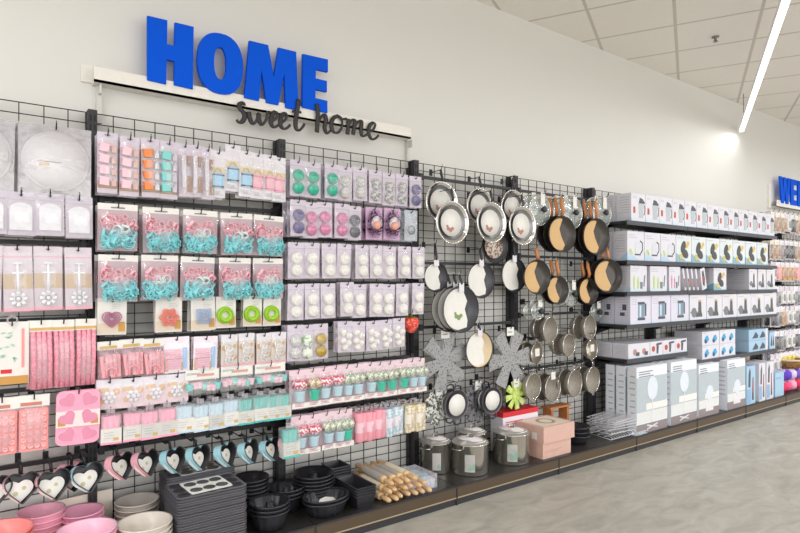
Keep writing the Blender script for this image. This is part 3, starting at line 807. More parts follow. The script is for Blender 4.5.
ST = {'red dotted cases and blue cup': Proto('cupcake_set_pack', p_setpack(redd, LBLUE, SETC)), 'multicoloured cases and mint cup': Proto('cupcake_set_pack', p_setpack(multi, M('mint_cup', '43c3a4', .4), SETC)),
      'sage dotted cases, pale blue cup': Proto('cupcake_set_pack', p_setpack(sage, LBLUE, SETC)), 'sage dotted cases and mint cup': Proto('cupcake_set_pack', p_setpack(sage, M('mint_cup'), SETC))}
def p_roll(colm, lab):
    def f(r):
        h = .2
        MB().lathe([(0, 0), (.022, 0), (.026, .008), (.026, .17), (.022, .178), (0, .172)], 16, 0, 'z', (-.02, -.03, -h)).build('rolled_liners', colm, r)
        MB().lathe([(0, 0), (.02, 0), (.024, .008), (.024, .165), (.02, .172), (0, .168)], 16, 0, 'z', (.022, -.018, -h)).build('rolled_liners', colm, r)
        MB().lathe([(.0268, 0), (.0268, .06)], 16, 0, 'z', (-.02, -.03, -h + .06)).build('paper_band', lab, r)
        MB().box(-.03, .03, -.002, 0, -.03, 0).build('header_card', FILM2, r)
        sleeve(r, .1, h + .004, .058, film('set_plastic'))
    return f
PR = {'pink': Proto('roll_pack', p_roll(M('roll_pink', 'f0a0ae', .5), LPINK)), 'pale blue': Proto('roll_pack', p_roll(speckle('roll_blue', 'dfe6ea', 'a9c6d6', 50), WHITE)),
      'cream': Proto('roll_pack', p_roll(speckle('roll_cream', 'ece3cc', 'c9bb96', 50), CREAM))}

# ================================================================== ROWS
Yf = -.22
def rz(px, py, Y=Yf): return az(px, py, Y)
# bay of the round boards (left edge)
row('row of round boards', -1 + 1, Yf, rz(56, 126), [(-25, DISC, 'white round board in a crinkled bag'), (56, DISC, 'white round board in a crinkled bag')], 2, barname=None)
def bar(n, px, py, label): crossbar(BX[n] + .02, BX[n] + .98, az(px, py, -.04), label)
bar(1, 14, 128, 'black crossbar carrying the round cake boards')
row('row of white cake scrapers', 1, Yf, rz(50, 194), [(-8, SCRAP, 'lilac pack with a white arched scraper'), (21, SCRAP, 'lilac pack with a white arched scraper'), (50, SCRAP, 'lilac pack with a white arched scraper'), (79, SCRAP, 'lilac pack with a white arched scraper')], 2)
bar(1, 50, 243, 'black crossbar carrying the white plunger cutter packs')
row('row of white plunger cutters', 1, Yf, rz(47, 247), [(-13, STAND, 'tall pack with white flower plunger cutter'), (17, STAND, 'tall pack with white flower plunger cutter'), (48, STAND, 'tall pack with white flower plunger cutter'), (78, STAND, 'tall pack with white flower plunger cutter')], 1)
bar(1, 40, 320, 'black crossbar carrying the rolled pink mats')
row('row of pink mats', 1, Yf, rz(60, 320), [(12, FLORAL, 'white card printed with leaves and red lettering'), (41, MAT, 'rolled embossed pink mat'), (63.5, MAT, 'rolled embossed pink mat'), (86, MAT, 'rolled embossed pink mat')], 1)
bar(1, 30, 389, 'black crossbar carrying the coral and pink moulds')
row('row of coral moulds', 1, Yf, rz(34, 395), [(2, MOULD, 'coral silicone sweet mould with paper header'), (34, MOULD, 'coral silicone sweet mould with paper header')], 1)
row('row of silicone moulds', 1, Yf - .02, rz(78, 390, Yf - .02), [(78.5, HMOULD, 'pink six-heart silicone mould tray')], 1)
bar(1, 40, 462, 'black crossbar carrying the pink and blue heart tins')
# icing bay
N = 2
row('top row of icing sets', N, Yf, rz(108, 133), [(107.5, PK_A, 'pack of pale pink toppers'), (130, PK_A, 'pack of pale pink toppers', -.005), (150, PK_B, 'pack of four orange toppers'), (169, PK_C, 'pack of four aqua toppers'),
     (185, PK_D, 'slim pack with clear white tube'), (197, PK_D, 'slim pack with clear white tube'), (208, PK_D, 'slim pack with clear white tube', -.01), (218.5, PK_E, 'white pack with sky blue block', -.012), (233, PK_E, 'white pack with sky blue block', .028), (246.5, PK_E, 'white pack with sky blue block', .004),
     (258, PK_F, 'white pack with rose pink block'), (270, PK_F, 'white pack with rose pink block'), (279, PK_F, 'white pack with rose pink block', -.006)], 2, barname='black crossbar carrying the top row of icing sets')
bar(2, 190, 205, 'black crossbar carrying the upper cutter bags')
row('upper row of cutter bags', N, Yf, rz(98, 203), [(px, CUT[i % 3], 'bag of pink and teal biscuit cutters') for i, px in enumerate((118, 161, 200.5, 236.5, 269))], 1, step=.075)
bar(2, 190, 252, 'black crossbar carrying the lower cutter bags')
row('lower row of cutter bags', N, Yf, rz(98, 254), [(px, CUT[(i + 1) % 3], 'bag of pink and teal biscuit cutters') for i, px in enumerate((118.5, 160, 198, 235, 268))], 1, step=.075)
bar(2, 190, 297, 'black crossbar carrying the nested cutter cards')
row('row of nested cutter cards', N, Yf, rz(112, 298), [(112.5, SC['heart'], 'white card with nested wine pink hearts'), (169, SC['flower'], 'white card with nested coral flowers'), (203, SC['square'], 'white card with nested blue squares'),
     (226, SC['green'], 'white card with lime green ring'), (253, SC['green'], 'white card with lime green ring'), (272.5, SC['green'], 'white card with lime green ring')], 1)
bar(2, 190, 335, 'black crossbar carrying the pink mould bags and cutter packs')
row('row of pink mould bags', N, Yf, rz(109, 341), [(109.5, PBAG, 'bag of salmon pink moulds'), (132.5, PBAG, 'bag of salmon pink moulds'), (153, PBAG, 'bag of salmon pink moulds'), (176.5, SHEET, 'pink alphabet stamp set with blue ruler'), (206, SHEET, 'pink alphabet stamp set with blue ruler'),
     (229.5, RINGS, 'card of round steel cutters'), (246.5, RINGS, 'card of round steel cutters'), (264, RINGS, 'card of round steel cutters'), (279, RINGS, 'card of round steel cutters')], 1)
bar(2, 190, 374, 'black crossbar carrying the flower plunger cards')
row('row of flower plunger cards', N, Yf, rz(109, 380), [(109.5, SMALL, 'rosy card with a white flower'), (133, SMALL, 'rosy card with a white flower'), (155.5, SMALL, 'rosy card with a white flower'), (177, SMALL, 'rosy card with a white flower'),
     (202.5, HCASE[0], 'pack of pink and teal cases', .012), (237, HCASE[1], 'pack of pink and teal cases', .012), (270, HCASE[0], 'pack of pink and teal cases', .012)], 1)
bar(2, 190, 405, 'black crossbar carrying the boxed baking cases')
row('row of boxed baking cases', N, Yf + .02, rz(109, 411), [(px, CBOX[c], 'clear box of %s paper cases' % c) for px, c in
     ((110, 'pink'), (131, 'pink'), (148, 'pink'), (166, 'pink'), (182.5, 'pale blue'), (198.5, 'pale blue'), (213.5, 'pale blue'), (228.5, 'pale blue'), (243, 'teal'), (258, 'teal'), (270, 'teal'), (280, 'teal'))], 1, step=.065)
bar(2, 190, 436, 'black crossbar carrying the small heart tins')
for i, (px, py, c, b) in enumerate(((-9, 472, 'pink', 1), (20, 468, 'pink', 1), (49, 466, 'pink', 1), (82, 460, 'blue', 1), (113, 451, 'pink', 0), (139, 448, 'pink', 0), (166, 446, 'blue', 0), (192, 443.5, 'blue', 0), (218, 441.5, 'blue', 0), (241, 439, 'blue', 0), (263, 437, 'blue', 0), (281, 434, 'pink', 0))):
    p = at(px, py - 3, -.2)
    nm = '%s heart shaped baking tin with black lining, hanging %s from the left end' % (c, ORD[i])
    HP[(c, b)].place(p, nm, 'baking tin', 'heart shaped baking tins on hooks', (math.radians(-14), math.radians(8 * (R() - .5)), math.radians((30 if b == 0 else 8) + 8 * R())))
    hook(p.x, p.z - .0, p.y - .0, 'black wire hook carrying the %s heart tin from the left end' % ORD[i])
    if i in (3,): HP[('pink', 1)].place(p + Vector((-.045, .07, .0)), 'pink heart shaped tin tucked behind the big blue one', 'baking tin', 'heart shaped baking tins on hooks', (0, 0, .4))
# foil and white rounds bay
N = 3
row('top row of foil rounds', N, Yf, rz(298, 160), [(px, RD[k], 'pack of two %s rounds' % nm, dz) for px, k, nm, dz in ((298, 'teal', 'teal foil', 0), (313, 'teal', 'teal foil', -.005), (332, 'teal', 'teal foil', .004), (345.5, 'glitter', 'white glitter', 0),
     (360, 'glitter', 'white glitter', .005), (375.5, 'silver', 'speckled silver', .0), (389, 'silver', 'speckled silver', -.005), (402, 'silver', 'speckled silver', 0), (415.5, 'purple', 'purple foil', 0))], 2, barname='black crossbar carrying the top row of foil rounds', step=.045)
bar(3, 350, 200, 'black crossbar carrying the second row of foil rounds')
row('second row of foil rounds', N, Yf, rz(298, 200), [(298, RD['purple'], 'pack of two purple rounds'), (311, RD['pink'], 'pack of two pink foil rounds', -.008), (324.5, RD['pink'], 'pack of two pink foil rounds'), (342, RD['pink'], 'pack of two pink foil rounds'), (354.5, RD['grey'], 'pack of two dark grey rounds', -.006),
     (374, TINS, 'purple tinsel pack with a peach round'), (392.5, TINS, 'purple tinsel pack with a peach round'), (411, GRD, 'frosted pack with one grey round')], 2, step=.045)
bar(3, 350, 241, 'black crossbar carrying the upper white rounds')
row('upper row of white rounds', N, Yf, rz(298, 242), [(px, RD['white'], 'pack of two matt white rounds') for px in (296, 312, 329, 344.5, 362, 376, 389.5, 404.5, 418.5)], 2, step=.045)
bar(3, 350, 283, 'black crossbar carrying the lower white rounds')
row('lower row of white rounds', N, Yf, rz(298, 284), [(px, RD['white'], 'pack of two matt white rounds', dz) for px, dz in ((296, 0), (312, 0), (328, 0), (347, .012), (359.5, 0), (376.5, 0), (388.5, 0), (402.5, 0), (418.5, .003))], 2, step=.045)
bar(3, 350, 320, 'black crossbar carrying the silver, green, gold and small white rounds')
row('row of mixed small rounds', N, Yf, rz(296, 325), [(295.5, RD['glitter'], 'pack of two silver rounds'), (307, RD['green'], 'pack of two leafy green rounds'), (320.5, RD['gold'], 'pack of two gold rounds'), (345, SM5, 'pack of five small white rounds', .005), (358.5, SM5, 'pack of five small white rounds', .005),
     (373, SM5, 'pack of five small white rounds', .005), (386, SM5, 'pack of five small white rounds', .005), (399, SM5, 'pack of five small white rounds', .012)], 2, step=.045)
bar(3, 350, 362, 'black crossbar carrying the upper cupcake sets')
kk = list(ST)
row('upper cupcake set row', N, Yf, rz(296, 370), [(px, ST[kk[k]], kk[k]) for px, k in ((297.5, 0), (312, 1), (323, 0), (335, 0), (346, 2), (356, 2), (369.5, 2), (379, 3), (389, 3), (401, 3), (411, 2), (419, 2))], 1, step=.06)
bar(3, 350, 404, 'black crossbar carrying the lower cupcake sets and liner rolls')
row('lower cupcake row', N, Yf, rz(296, 417), [(299, ST[kk[0]], kk[0]), (312, ST[kk[0]], kk[0]), (326, ST[kk[2]], kk[2]), (338, ST[kk[2]], kk[2]), (345, ST[kk[3]], kk[3]),
     (359, PR['pink'], 'pack of two pink liner rolls'), (368.5, PR['pink'], 'pack of two pink liner rolls'), (378, PR['pink'], 'pack of two pink liner rolls'), (388, PR['pale blue'], 'pack of two pale blue liner rolls'), (395.5, PR['pale blue'], 'pack of two pale blue liner rolls'),
     (408, PR['cream'], 'pack of two cream liner rolls'), (418, PR['cream'], 'pack of two cream liner rolls')], 1, step=.06)
p = at(287, 424, -.24)
CBOX['teal'].place(p, 'single teal case box hanging low beside the post', 'pack', None, scale=1.15)
hook(p.x, p.z, -.26, 'black wire hook of the single teal case box')
# strawberry
p = at(411, 318, -.2)
t = thing('strawberry_timer', 'red strawberry shaped kitchen ornament with green leaves', 'ornament', p)
MB().lathe([(0, -.1), (.02, -.095), (.045, -.06), (.055, -.025), (.045, -.002), (.02, .006), (0, .008)], 20, 0, 'z', (0, 0, 0)).build('berry', speckle('berry_red', 'dd3b35', 'f08a70', 60, .55, .35, 'noise'), t)
mb = MB()
for k in range(6):
    a = k * PI / 3; mb.add([(0, 0, .008), (.02 * math.cos(a + .5), .02 * math.sin(a + .5), .014), (.055 * math.cos(a), .055 * math.sin(a), .0), (.02 * math.cos(a - .5), .02 * math.sin(a - .5), .014)], [(0, 1, 2, 3)])
mb.tube([(0, 0, .0), (0, 0, .03)], .004).build('leaf_crown', M('leaf_green', '5d9a33', .5), t)
hook(p.x, p.z + .03, -.21, 'black wire hook carrying the strawberry ornament')

# ================================================================== PANS, LIDS AND SIEVES
def p_pan(colm, inner, rr, hand, hl, lab, deep=.04, labr=.62, sx_lab=1, handw=.011):
    """pan hung by its handle; root at the hanging hole, bowl facing the aisle"""
    def f(r):
        c = (0, 0, -hl - rr)
        MB().lathe([(rr * .74, -.004), (rr * .80, -.003), (rr, deep), (rr + .004, deep + .002), (rr * .985, deep), (rr * .79, .002), (rr * .6, .001), (0, .001)], 40, 0, 'y', c).build('pan_bowl', colm, r)
        if colm is ALU: MB().lathe([(rr * .86, deep - .010), (rr * .97, deep - .001), (rr + .003, deep + .004), (rr + .006, deep - .002)], 40, 0, 'y', c).build('bright_rim', CHROME, r)
        MB().lathe([(rr * .97, deep - .003), (rr * .785, .0035), (rr * .6, .0025), (0, .0025)], 40, 0, 'y', c).build('coated_inside', inner, r)
        MB().tube([(0, -deep * .9, -hl + .004), (0, -deep * 1.1, -hl * .75), (0, -deep * .7, -hl * .3), (0, -deep * .6, 0)], [handw * .8, handw, handw * 1.1, handw * .8], 8, flat=.6).build('pan_handle', hand, r)
        MB().ring(0, .004, .010, .0025, -deep * .6).build('hanging_ring', SILV, r)
        for i, (kind, m, q) in enumerate(lab):
            if kind == 'disc': MB().lathe([(rr * q, 0), (rr * q, .002), (0, .002)], 32, 0, 'y', (0, -deep * .55, c[2])).build('paper_disc', m, r)
            if kind == 'logo':
                mb = MB()
                for dx, dz, s_ in ((-.2, -.3, .10), (-.05, -.36, .12), (.08, -.28, .09), (-.25, -.18, .07)): mb.disc(dx * rr, c[2] + dz * rr, s_ * rr, -deep * .55 - .003, -deep * .55 - .002, seg=10)
                mb.build('food_print', m, r)
            if kind == 'half':
                n = 18; pts = [(-rr * .1, rr * .98)] + [(-rr * .93 * math.sin(PI * k / n) - 0, rr * .93 * math.cos(PI * k / n)) for k in range(1, n)] + [(rr * .42, -rr * .80), (rr * .46, -rr * .5), (rr * .30, 0), (rr * .44, rr * .35), (rr * .2, rr * .8)]
                if q: pts = pts[:n] + [(rr * .12, -rr * .93), (rr * .30, -rr * .6), (rr * .02, -rr * .1), (-rr * .12, rr * .3), (rr * .12, rr * .85)]
                if q < 0: pts = [(rr * .3 * math.sin(PI * 2 * k / n) * (1 if k < n / 2 else 1.0) - .1 * rr, rr * .95 * math.cos(PI * 2 * k / n)) for k in range(n)]
                MB().prism([(x, c[2] + z) for x, z in pts], -deep * .55 - .002, -deep * .55).build('paper_cover', m, r)
            if kind == 'swirl':
                n = 10
                outer = [(-rr * .05 - rr * .55 * math.sin(PI * k / n), rr * .95 * math.cos(PI * k / n)) for k in range(n + 1)]
                inn = [(-rr * .05 + rr * (.35 * math.sin(2 * PI * k / n)) * (-1), -rr * .95 * math.cos(PI * k / n)) for k in range(1, n)]
                MB().prism([(x, c[2] + z) for x, z in outer + inn], -deep * .7 - .002, -deep * .7).build('paper_cover', m, r)
            if kind == 'tab': MB().box(-.022, .022, -deep - .004, -deep - .001, c[2] + rr * .75, c[2] + rr * 1.15).build('card_tab', m, r)
    return f
def dims(px, py, w, h, Y):
    """centre point and true radius of a wall-parallel round seen at px,py with image height h"""
    c = at(px, py, Y); ppm = F / (C * c.x + S * (Y + D)); return c, h / 2 / ppm
PCACHE = {}
def pan_at(px, py, h, Y, kind, label, hl=.16, group=None, rear=0, cat='frying pan', yaw=0, rim=None):
    c, rr = dims(px, py, 0, h, Y)
    key = (kind, round(rr, 2), hl)
    rr = round(rr, 2)
    if key not in PCACHE:
        if kind == 'steel': mk = p_pan(ALU, M('pan_satin', '8e8e90', .35, .7), rr, GREY, hl, [('disc', PAPER, .66), ('logo', M('food_print', 'b9857c', .6), 1)], .04)
        if kind == 'dark': mk = p_pan(COAT, M('coat_inside', '4a4a50', .35, .2), rr, BLACK, hl, [('half', PAPER, 0), ('tab', WHITE, 0)], .035)
        if kind == 'darklogo': mk = p_pan(COAT, M('coat_inside'), rr, BLACK, hl, [('half', PAPER, 0), ('tab', WHITE, 0), ('logo', M('food_print2', '8aa06a', .6), 1)], .045)
        if kind == 'pattern': mk = p_pan(COAT, M('coat_inside'), rr, BLACK, hl, [('disc', speckle('food_photo', 'dcd2c8', '8f6a54', 60, .52), .72)], .035)
        if kind == 'beige': mk = p_pan(M('pan_beige_out', '4c4844', .4), M('pan_beige', 'e4d0ab', .4), rr, BLACK, hl, [('half', PAPER, 0), ('tab', WHITE, 0)], .04)
        if kind == 'woodback': mk = p_pan(COAT, M('coat_brown', '4b4541', .3, .2), rr, WOODD, hl, [], .045, handw=.017)
        if kind == 'wood': mk = p_pan(COAT, M('coat_brown', '4b4541', .3, .2), rr, WOODD, hl, [('half', M('kraft_cover', 'd6b07a', .55), 1)], .045, handw=.017)
        PCACHE[key] = Proto('frying_pan', mk)
    p = Vector((c.x, Y, c.z + hl + rr))
    kb = key
    if kind == 'wood' and rear:
        kb = ('woodback', round(rr, 2), hl)
        if kb not in PCACHE: PCACHE[kb] = Proto('frying_pan', p_pan(COAT, M('coat_brown', '4b4541', .3, .2), rr, WOODD, hl, [], .045, handw=.017))
    PCACHE[key].place(p, label, cat, group, (0, 0, yaw))
    hook(p.x, p.z + .002, Y - .03, 'hook holding the ' + label)
    for k in range(rear):
        PCACHE[kb].place(p + Vector((-.018 * (k + 1), .042 * (k + 1), .003)), ORD[k + 1] + ' in stack, ' + label, cat, group, (0, 0, yaw))
    return p
bar(4, 430, 178, 'black crossbar carrying the large silver pans')
for i, (a, b) in enumerate((((438.5, 203, 39), (449, 223, 42)), ((477, 207, 36), (488, 223, 40)), ((510, 208, 34), (519, 226, 38)))):
    nm = ['first', 'second', 'third'][i]
    pan_at(*a[:2], a[2], -.12, 'steel', '%s silver rimmed pan with white disc, upper one, behind its twin' % nm, .09)
    pan_at(*b[:2], b[2], -.24, 'steel', '%s silver rimmed pan with white disc, lower one, in front' % nm, .09)
pan_at(492, 246, 34, -.14, 'pattern', 'dark pan with a colourful food print under the second silver pan', .1)
bar(4, 430, 263, 'black crossbar carrying the small dark pans')
pan_at(433, 277, 29, -.14, 'dark', 'small dark pan with white cover left of the middle dark pan', .13)
pan_at(478, 280, 35, -.14, 'dark', 'middle dark pan with white cover above the big one', .1)
pan_at(511, 275, 33, -.14, 'dark', 'narrow dark pan with white cover before the rack post', .13)
bar(4, 430, 285, 'black crossbar carrying the big dark pans')
pan_at(457, 309, 46, -.2, 'darklogo', 'big dark pan with green printed white cover', .08, rear=2)
bar(4, 430, 327, 'black crossbar carrying the beige pan and felt protectors')
pan_at(476, 349, 37, -.16, 'beige', 'beige lined pan with white cover between grey felt protectors', .05)
bar(4, 430, 372, 'black crossbar carrying the two small casserole pans')

def p_star(rr, felt, arms=8, tag_w=.07, ph=.2, aw=.3):
    def f(r):
        pts = []
        for k in range(arms):
            a = ph + 2 * PI * k / arms; hw = aw
            for q, da in ((.36, -PI / arms), (1, -hw * .62), (1, hw * .62)): pts.append((rr * q * math.cos(a + da), -rr + rr * q * math.sin(a + da)))
        for j in range(2):
            mb = MB(); mb.X = Matrix.Translation((0, -.006 * j, -rr)) @ Matrix.Rotation(.07 * j, 4, 'Y') @ Matrix.Translation((0, 0, rr))
            mb.prism(pts, -.005, -.0).build('felt_sheet', felt, r)
        MB().box(-tag_w / 2, tag_w / 2, -.016, -.012, -.05, .015).build('paper_header', PAPER, r)
        MB().box(-tag_w / 2 + .01, tag_w / 2 - .02, -.017, -.016, -.025, -.018).build('printed_text', MIDG, r)
    return f
feltg = speckle('grey_felt', 'a2a2a3', '5f5f62', 75, .60, .9); feltc = speckle('check_felt', 'e2e2dc', '5c6358', 60, .5, .9); feltn = speckle('green_felt', 'd3e58a', 'b4cf5e', 40, .5, .9); feltd = speckle('dark_felt', '85858a', '3f3f44', 45, .5, .9)
def star(px, py, h, Y, m, label, arms=8, tw=.07, ph=.2, aw=.3):
    c, rr = dims(px, py, 0, h, Y); pr = Proto('felt_protector', p_star(rr, m, arms, tw, ph, aw))
    pr.place((c.x, Y, c.z + rr), label, 'pan protector', 'felt pan protectors'); hook(c.x, c.z + rr + .006, Y - .02, 'black wire hook through the ' + label)
star(444, 361, 60, -.14, feltg, 'large grey patterned felt pan protector left of the beige pan', 6, .075, .35, .42)
star(509, 359, 60, -.14, feltg, 'large grey patterned felt pan protector right of the beige pan', 6, .075, .1, .42)
star(438, 407, 38, -.12, feltc, 'checked grey and white felt protector beside the liner rolls', 6, .06, .3, .5)
star(477, 403, 40, -.10, feltd, 'small dark grey felt protector between the two casserole pans', 8, .06)
star(515, 395, 29, -.16, feltn, 'lime green felt protector above the red box', 8, .06, .2, .34)
def p_casserole(rr):
    def f(r):
        c = (0, 0, -.03 - rr)
        MB().lathe([(rr * .8, -.05), (rr * .86, -.05), (rr, .0), (rr + .004, .002), (rr * .98, 0), (rr * .84, -.045), (0, -.045)], 36, 0, 'y', c).build('pan_body', M('stone_grey', '77757a', .4), r)
        MB().lathe([(rr * .97, -.002), (rr * .83, -.04), (0, -.04)], 36, 0, 'y', c).build('coated_inside', M('stone_inside', '5c5a60', .4), r)
        MB().lathe([(rr * .72, 0), (rr * .72, .002), (0, .002)], 32, 0, 'y', (0, -.0, c[2])).build('paper_disc', PAPER, r)
        for s_ in (1, -1):
            z0 = c[2] + s_ * rr; MB().tube([(-.035, 0, z0 - s_ * .006), (-.03, -.004, z0 + s_ * .022), (0, -.005, z0 + s_ * .032), (.03, -.004, z0 + s_ * .022), (.035, 0, z0 - s_ * .006)], .006, 6).build('side_handle', GREY, r)
    return f
for px, py, h, nm in ((457, 405, 30, 'left of the dark felt protector'), (492.5, 400.5, 27, 'right of the dark felt protector')):
    c, rr = dims(px, py, 0, h, -.2); pr = Proto('casserole_pan', p_casserole(rr)); p = Vector((c.x, -.2, c.z + rr + .03))
    pr.place(p, 'round grey two-handled pan with white disc ' + nm, 'pan'); hook(p.x, p.z + .03, -.21, 'black wire hook holding the two-handled pan ' + nm)
    pr.place(p + Vector((-.01, .065, 0)), 'two-handled grey pan hanging behind its twin ' + nm, 'pan')

# wooden-handled pans, lids, sieves
bar(5, 530, 192, 'black crossbar carrying the glass lids and wooden handled pans')
def p_lid(rr):
    def f(r):
        c = (0, 0, -rr)
        MB().shell([(rr, 0), (rr * .8, .010), (rr * .4, .018), (0, .02)], seg=36, axis='y', c=c).build('glass_dome', GLASS, r)
        MB().ring(0, -rr, rr, .005, 0, 0, 36).ring(0, -rr, rr * .72, .0012, -.013, 0, 30).build('steel_rim', CHROME, r)
        MB().lathe([(.012, 0), (.012, .012), (.024, .018), (.024, .032), (.012, .037), (0, .037)], 16, 0, 'y', (0, -.019, -rr)).build('lid_knob', BLACK, r)
        MB().box(-.024, .024, -.030, -.0285, -rr + .034, .014).build('paper_tag', PAPER, r)
    return f
LC = {}
def lid_at(px, py, h, Y, label, rear=0):
    c, rr = dims(px, py, 0, h, Y); rr = round(rr, 2)
    if rr not in LC: LC[rr] = Proto('glass_lid', p_lid(rr))
    p = Vector((c.x, Y, c.z + rr)); LC[rr].place(p, label, 'pan lid', 'glass pan lids with black knobs'); hook(p.x, p.z + .008, Y - .05, 'black wire hook holding the ' + label)
    for k in range(rear): LC[rr].place(p + Vector((-.035 * (k + 1), .06 * (k + 1), .003)), ORD[k + 1] + ' lid back, behind the ' + label, 'pan lid', 'glass pan lids with black knobs')
lid_at(540, 210, 31, -.22, 'big glass lid left of the first wooden handle', 2)
lid_at(572, 213, 32, -.22, 'big glass lid between the two wooden handles', 2)
lid_at(602, 213, 30, -.22, 'big glass lid in front of the last grid panel', 1)
pan_at(558.5, 234.5, 36, -.24, 'wood', 'large pan with wooden handle and kraft cover, upper row first', .15, rear=2, yaw=-.12)
pan_at(592.5, 237, 35, -.24, 'wood', 'large pan with wooden handle and kraft cover, upper row second', .15, rear=2, yaw=-.12)
bar(5, 530, 256.5, 'black crossbar carrying the lower wooden handled pans')
pan_at(533.5, 277, 34, -.22, 'wood', 'pan with wooden handle and kraft cover, lower row, before the lids', .09, yaw=-.12)
pan_at(554, 290, 27, -.2, 'wood', 'small pan with wooden handle in the middle of the lower row', .13, rear=1, yaw=-.12)
pan_at(585, 291, 25, -.18, 'wood', 'small dark pan with wooden handle left of the last round pan', .13, rear=1, yaw=-.12)
pan_at(605, 276, 33, -.26, 'wood', 'last pan with wooden handle and round kraft cover beside the boxes', .09, rear=1, yaw=-.3)
lid_at(571, 294, 25, -.16, 'small glass lid beside the middle small wooden handled pan', 1)
lid_at(529.5, 311, 18, -.12, 'very small glass lid hanging first under the lower pans')
lid_at(537.5, 311, 18, -.18, 'very small glass lid hanging second under the lower pans')
lid_at(596, 312, 19, -.12, 'very small glass lid hanging near the post')
bar(5, 535, 314.5, 'black crossbar carrying the upper sieves')
bar(5, 531, 338.6, 'black crossbar carrying the middle sieves')
bar(5, 529, 368.5, 'black crossbar carrying the large sieves')
def p_sieve(rr, solid):
    def f(r):
        c = (0, 0, -.05 - rr)
        m = M('steel_bowl', 'b5ada0', .3, .85) if solid else speckle('woven_steel', 'ada699', '847d72', 260, .5, .35)
        MB().shell([(rr, 0), (rr * .93, -.03), (rr * .7, -.06), (rr * .3, -.078), (0, -.08)], seg=32, axis='y', c=c).build('mesh_basket', m, r)
        MB().ring(0, c[2], rr, .004, 0, 0, 32).build('steel_rim', CHROME, r)
        MB().tube([(-.012, 0, c[2] + rr), (-.010, -.002, -.02), (0, -.002, .0), (.010, -.002, -.02), (.012, 0, c[2] + rr)], .0025, 6).build('wire_handle', CHROME, r)
        MB().tube([(-.012, 0, c[2] - rr), (-.01, 0, c[2] - rr - .018), (.01, 0, c[2] - rr - .018), (.012, 0, c[2] - rr)], .0025, 6).build('rest_hook', CHROME, r)
        if solid: MB().box(-.03, .03, -.004, -.002, c[2] - .02, c[2] + .04).build('paper_label', PAPER, r)
    return f
SVC = {}
for i, (px, py, h, Y, sol, nm, rear) in enumerate(((550.5, 329, 24, -.2, 0, 'steel sieve hanging first in the upper sieve row', 1), (579.5, 327, 23, -.13, 0, 'steel sieve in the upper row behind its neighbour', 0), (590, 327, 23, -.22, 0, 'steel sieve hanging last in the upper sieve row', 0),
        (537, 354, 21, -.16, 1, 'shiny steel bowl sieve first in the middle row', 1), (569, 345, 22, -.24, 0, 'steel sieve in the centre of the middle row', 1), (592, 349, 21, -.2, 1, 'shiny steel bowl sieve with label last in the middle row', 0),
        (533.5, 387, 27, -.22, 0, 'large steel sieve first in the lowest row', 1), (553, 388, 27, -.18, 0, 'large steel sieve second in the lowest row', 1), (575, 383, 26, -.22, 0, 'large steel sieve third in the lowest row', 1), (593, 380, 26, -.22, 0, 'large steel sieve last in the lowest row', 1))):
    c, rr = dims(px, py, 0, h, Y); key = (round(rr, 2), sol)
    if key not in SVC: SVC[key] = Proto('kitchen_sieve', p_sieve(key[0], sol))
    p = Vector((c.x, Y, c.z + rr + .05)); so_ = SVC[key].place(p, nm, 'sieve', 'steel sieves on hooks', (0, 0, .12))
    if i == 7: TAGGED = so_
    hook(p.x, p.z, Y - .02, 'black wire hook holding the ' + nm)
    for k in range(rear): SVC[key].place(p + Vector((-.03, .075, .002)), 'sieve nested behind the ' + nm, 'sieve', 'steel sieves on hooks', (0, 0, .12))


MB().box(-.03, .03, -.004, -.002, -.09, -.03).build('price_label', PAPER, TAGGED)
# ================================================================== GOODS ON THE BASE SHELF
TOP = SH + .001
def foot(px, py): return flo(px, py, TOP)
# bowls
def p_bowl(rt, rb, h, colm, lip=.008, sx_=1.0):
    def f(r):
        MB().lathe([(0, 0), (rb, 0), (rb + .01, .006), ((rb + rt) / 2 + .012, h * .5), (rt, h - .004), (rt + lip, h), (rt + lip, h + .005), (rt - .003, h + .003), ((rb + rt) / 2 + .006, h * .5), (rb, .010), (0, .009)], 40, 0, 'z', sx=sx_).build('bowl_shell', colm, r)
    return f
def bowl(px, py, Y, w_px, rt, h, colm, label, zt=None, cat='bowl', n=1, rot=0, stackname=None):
    """topmost bowl with its rim centre at px,py; the stack below it reaches the shelf"""
    c = at(px, py, Y); pr = Proto('plastic_bowl', p_bowl(rt, rt * .62, h, colm)); k = 0; z = c.z - h
    pr.place((c.x, Y, z), label, cat, None, (0, 0, rot)); n = int((z - TOP) / .022)
    for j in range(n):
        z -= (c.z - h - TOP) / n
        if j < 5: pr.place((c.x, Y, z), '%s bowl below the %s' % (ORD[j + 1], label), cat, None, (0, 0, rot))
        else: pr.place((c.x, Y, z), '%s bowl below the %s' % (ORD[j + 1], label), cat, None, (0, 0, rot))
bowl(-2, 531, -.37, 0, .115, .10, M('bowl_coral', 'f58f8c', .3), 'coral plastic bowl at the left edge')
bowl(41, 511, -.14, 0, .09, .10, M('bowl_pink', 'f6b3c8', .3), 'pink bowl behind the front pink bowl')
bowl(82, 511, -.148, 0, .086, .10, M('bowl_rose', 'f3adc9', .3), 'pink bowl leaning before the cream board')
bowl(87, 529, -.375, 0, .110, .10, M('bowl_light', 'fac4d8', .3), 'front pale pink bowl with bright rim')
bowl(137, 500, -.135, 0, .095, .11, M('bowl_taupe', 'bdb5ad', .3), 'taupe bowl behind the beige bowl')
bowl(145, 522, -.37, 0, .112, .11, M('bowl_beige', 'e0d8cd', .3), 'front beige plastic bowl')
t = thing('picture_board', 'cream backing board standing behind the pink bowls', 'board', (at(81, 500, -.05).x, -.034, TOP))
a = at(52, 503, -.05); b = at(113, 489, -.05); c0 = t.location
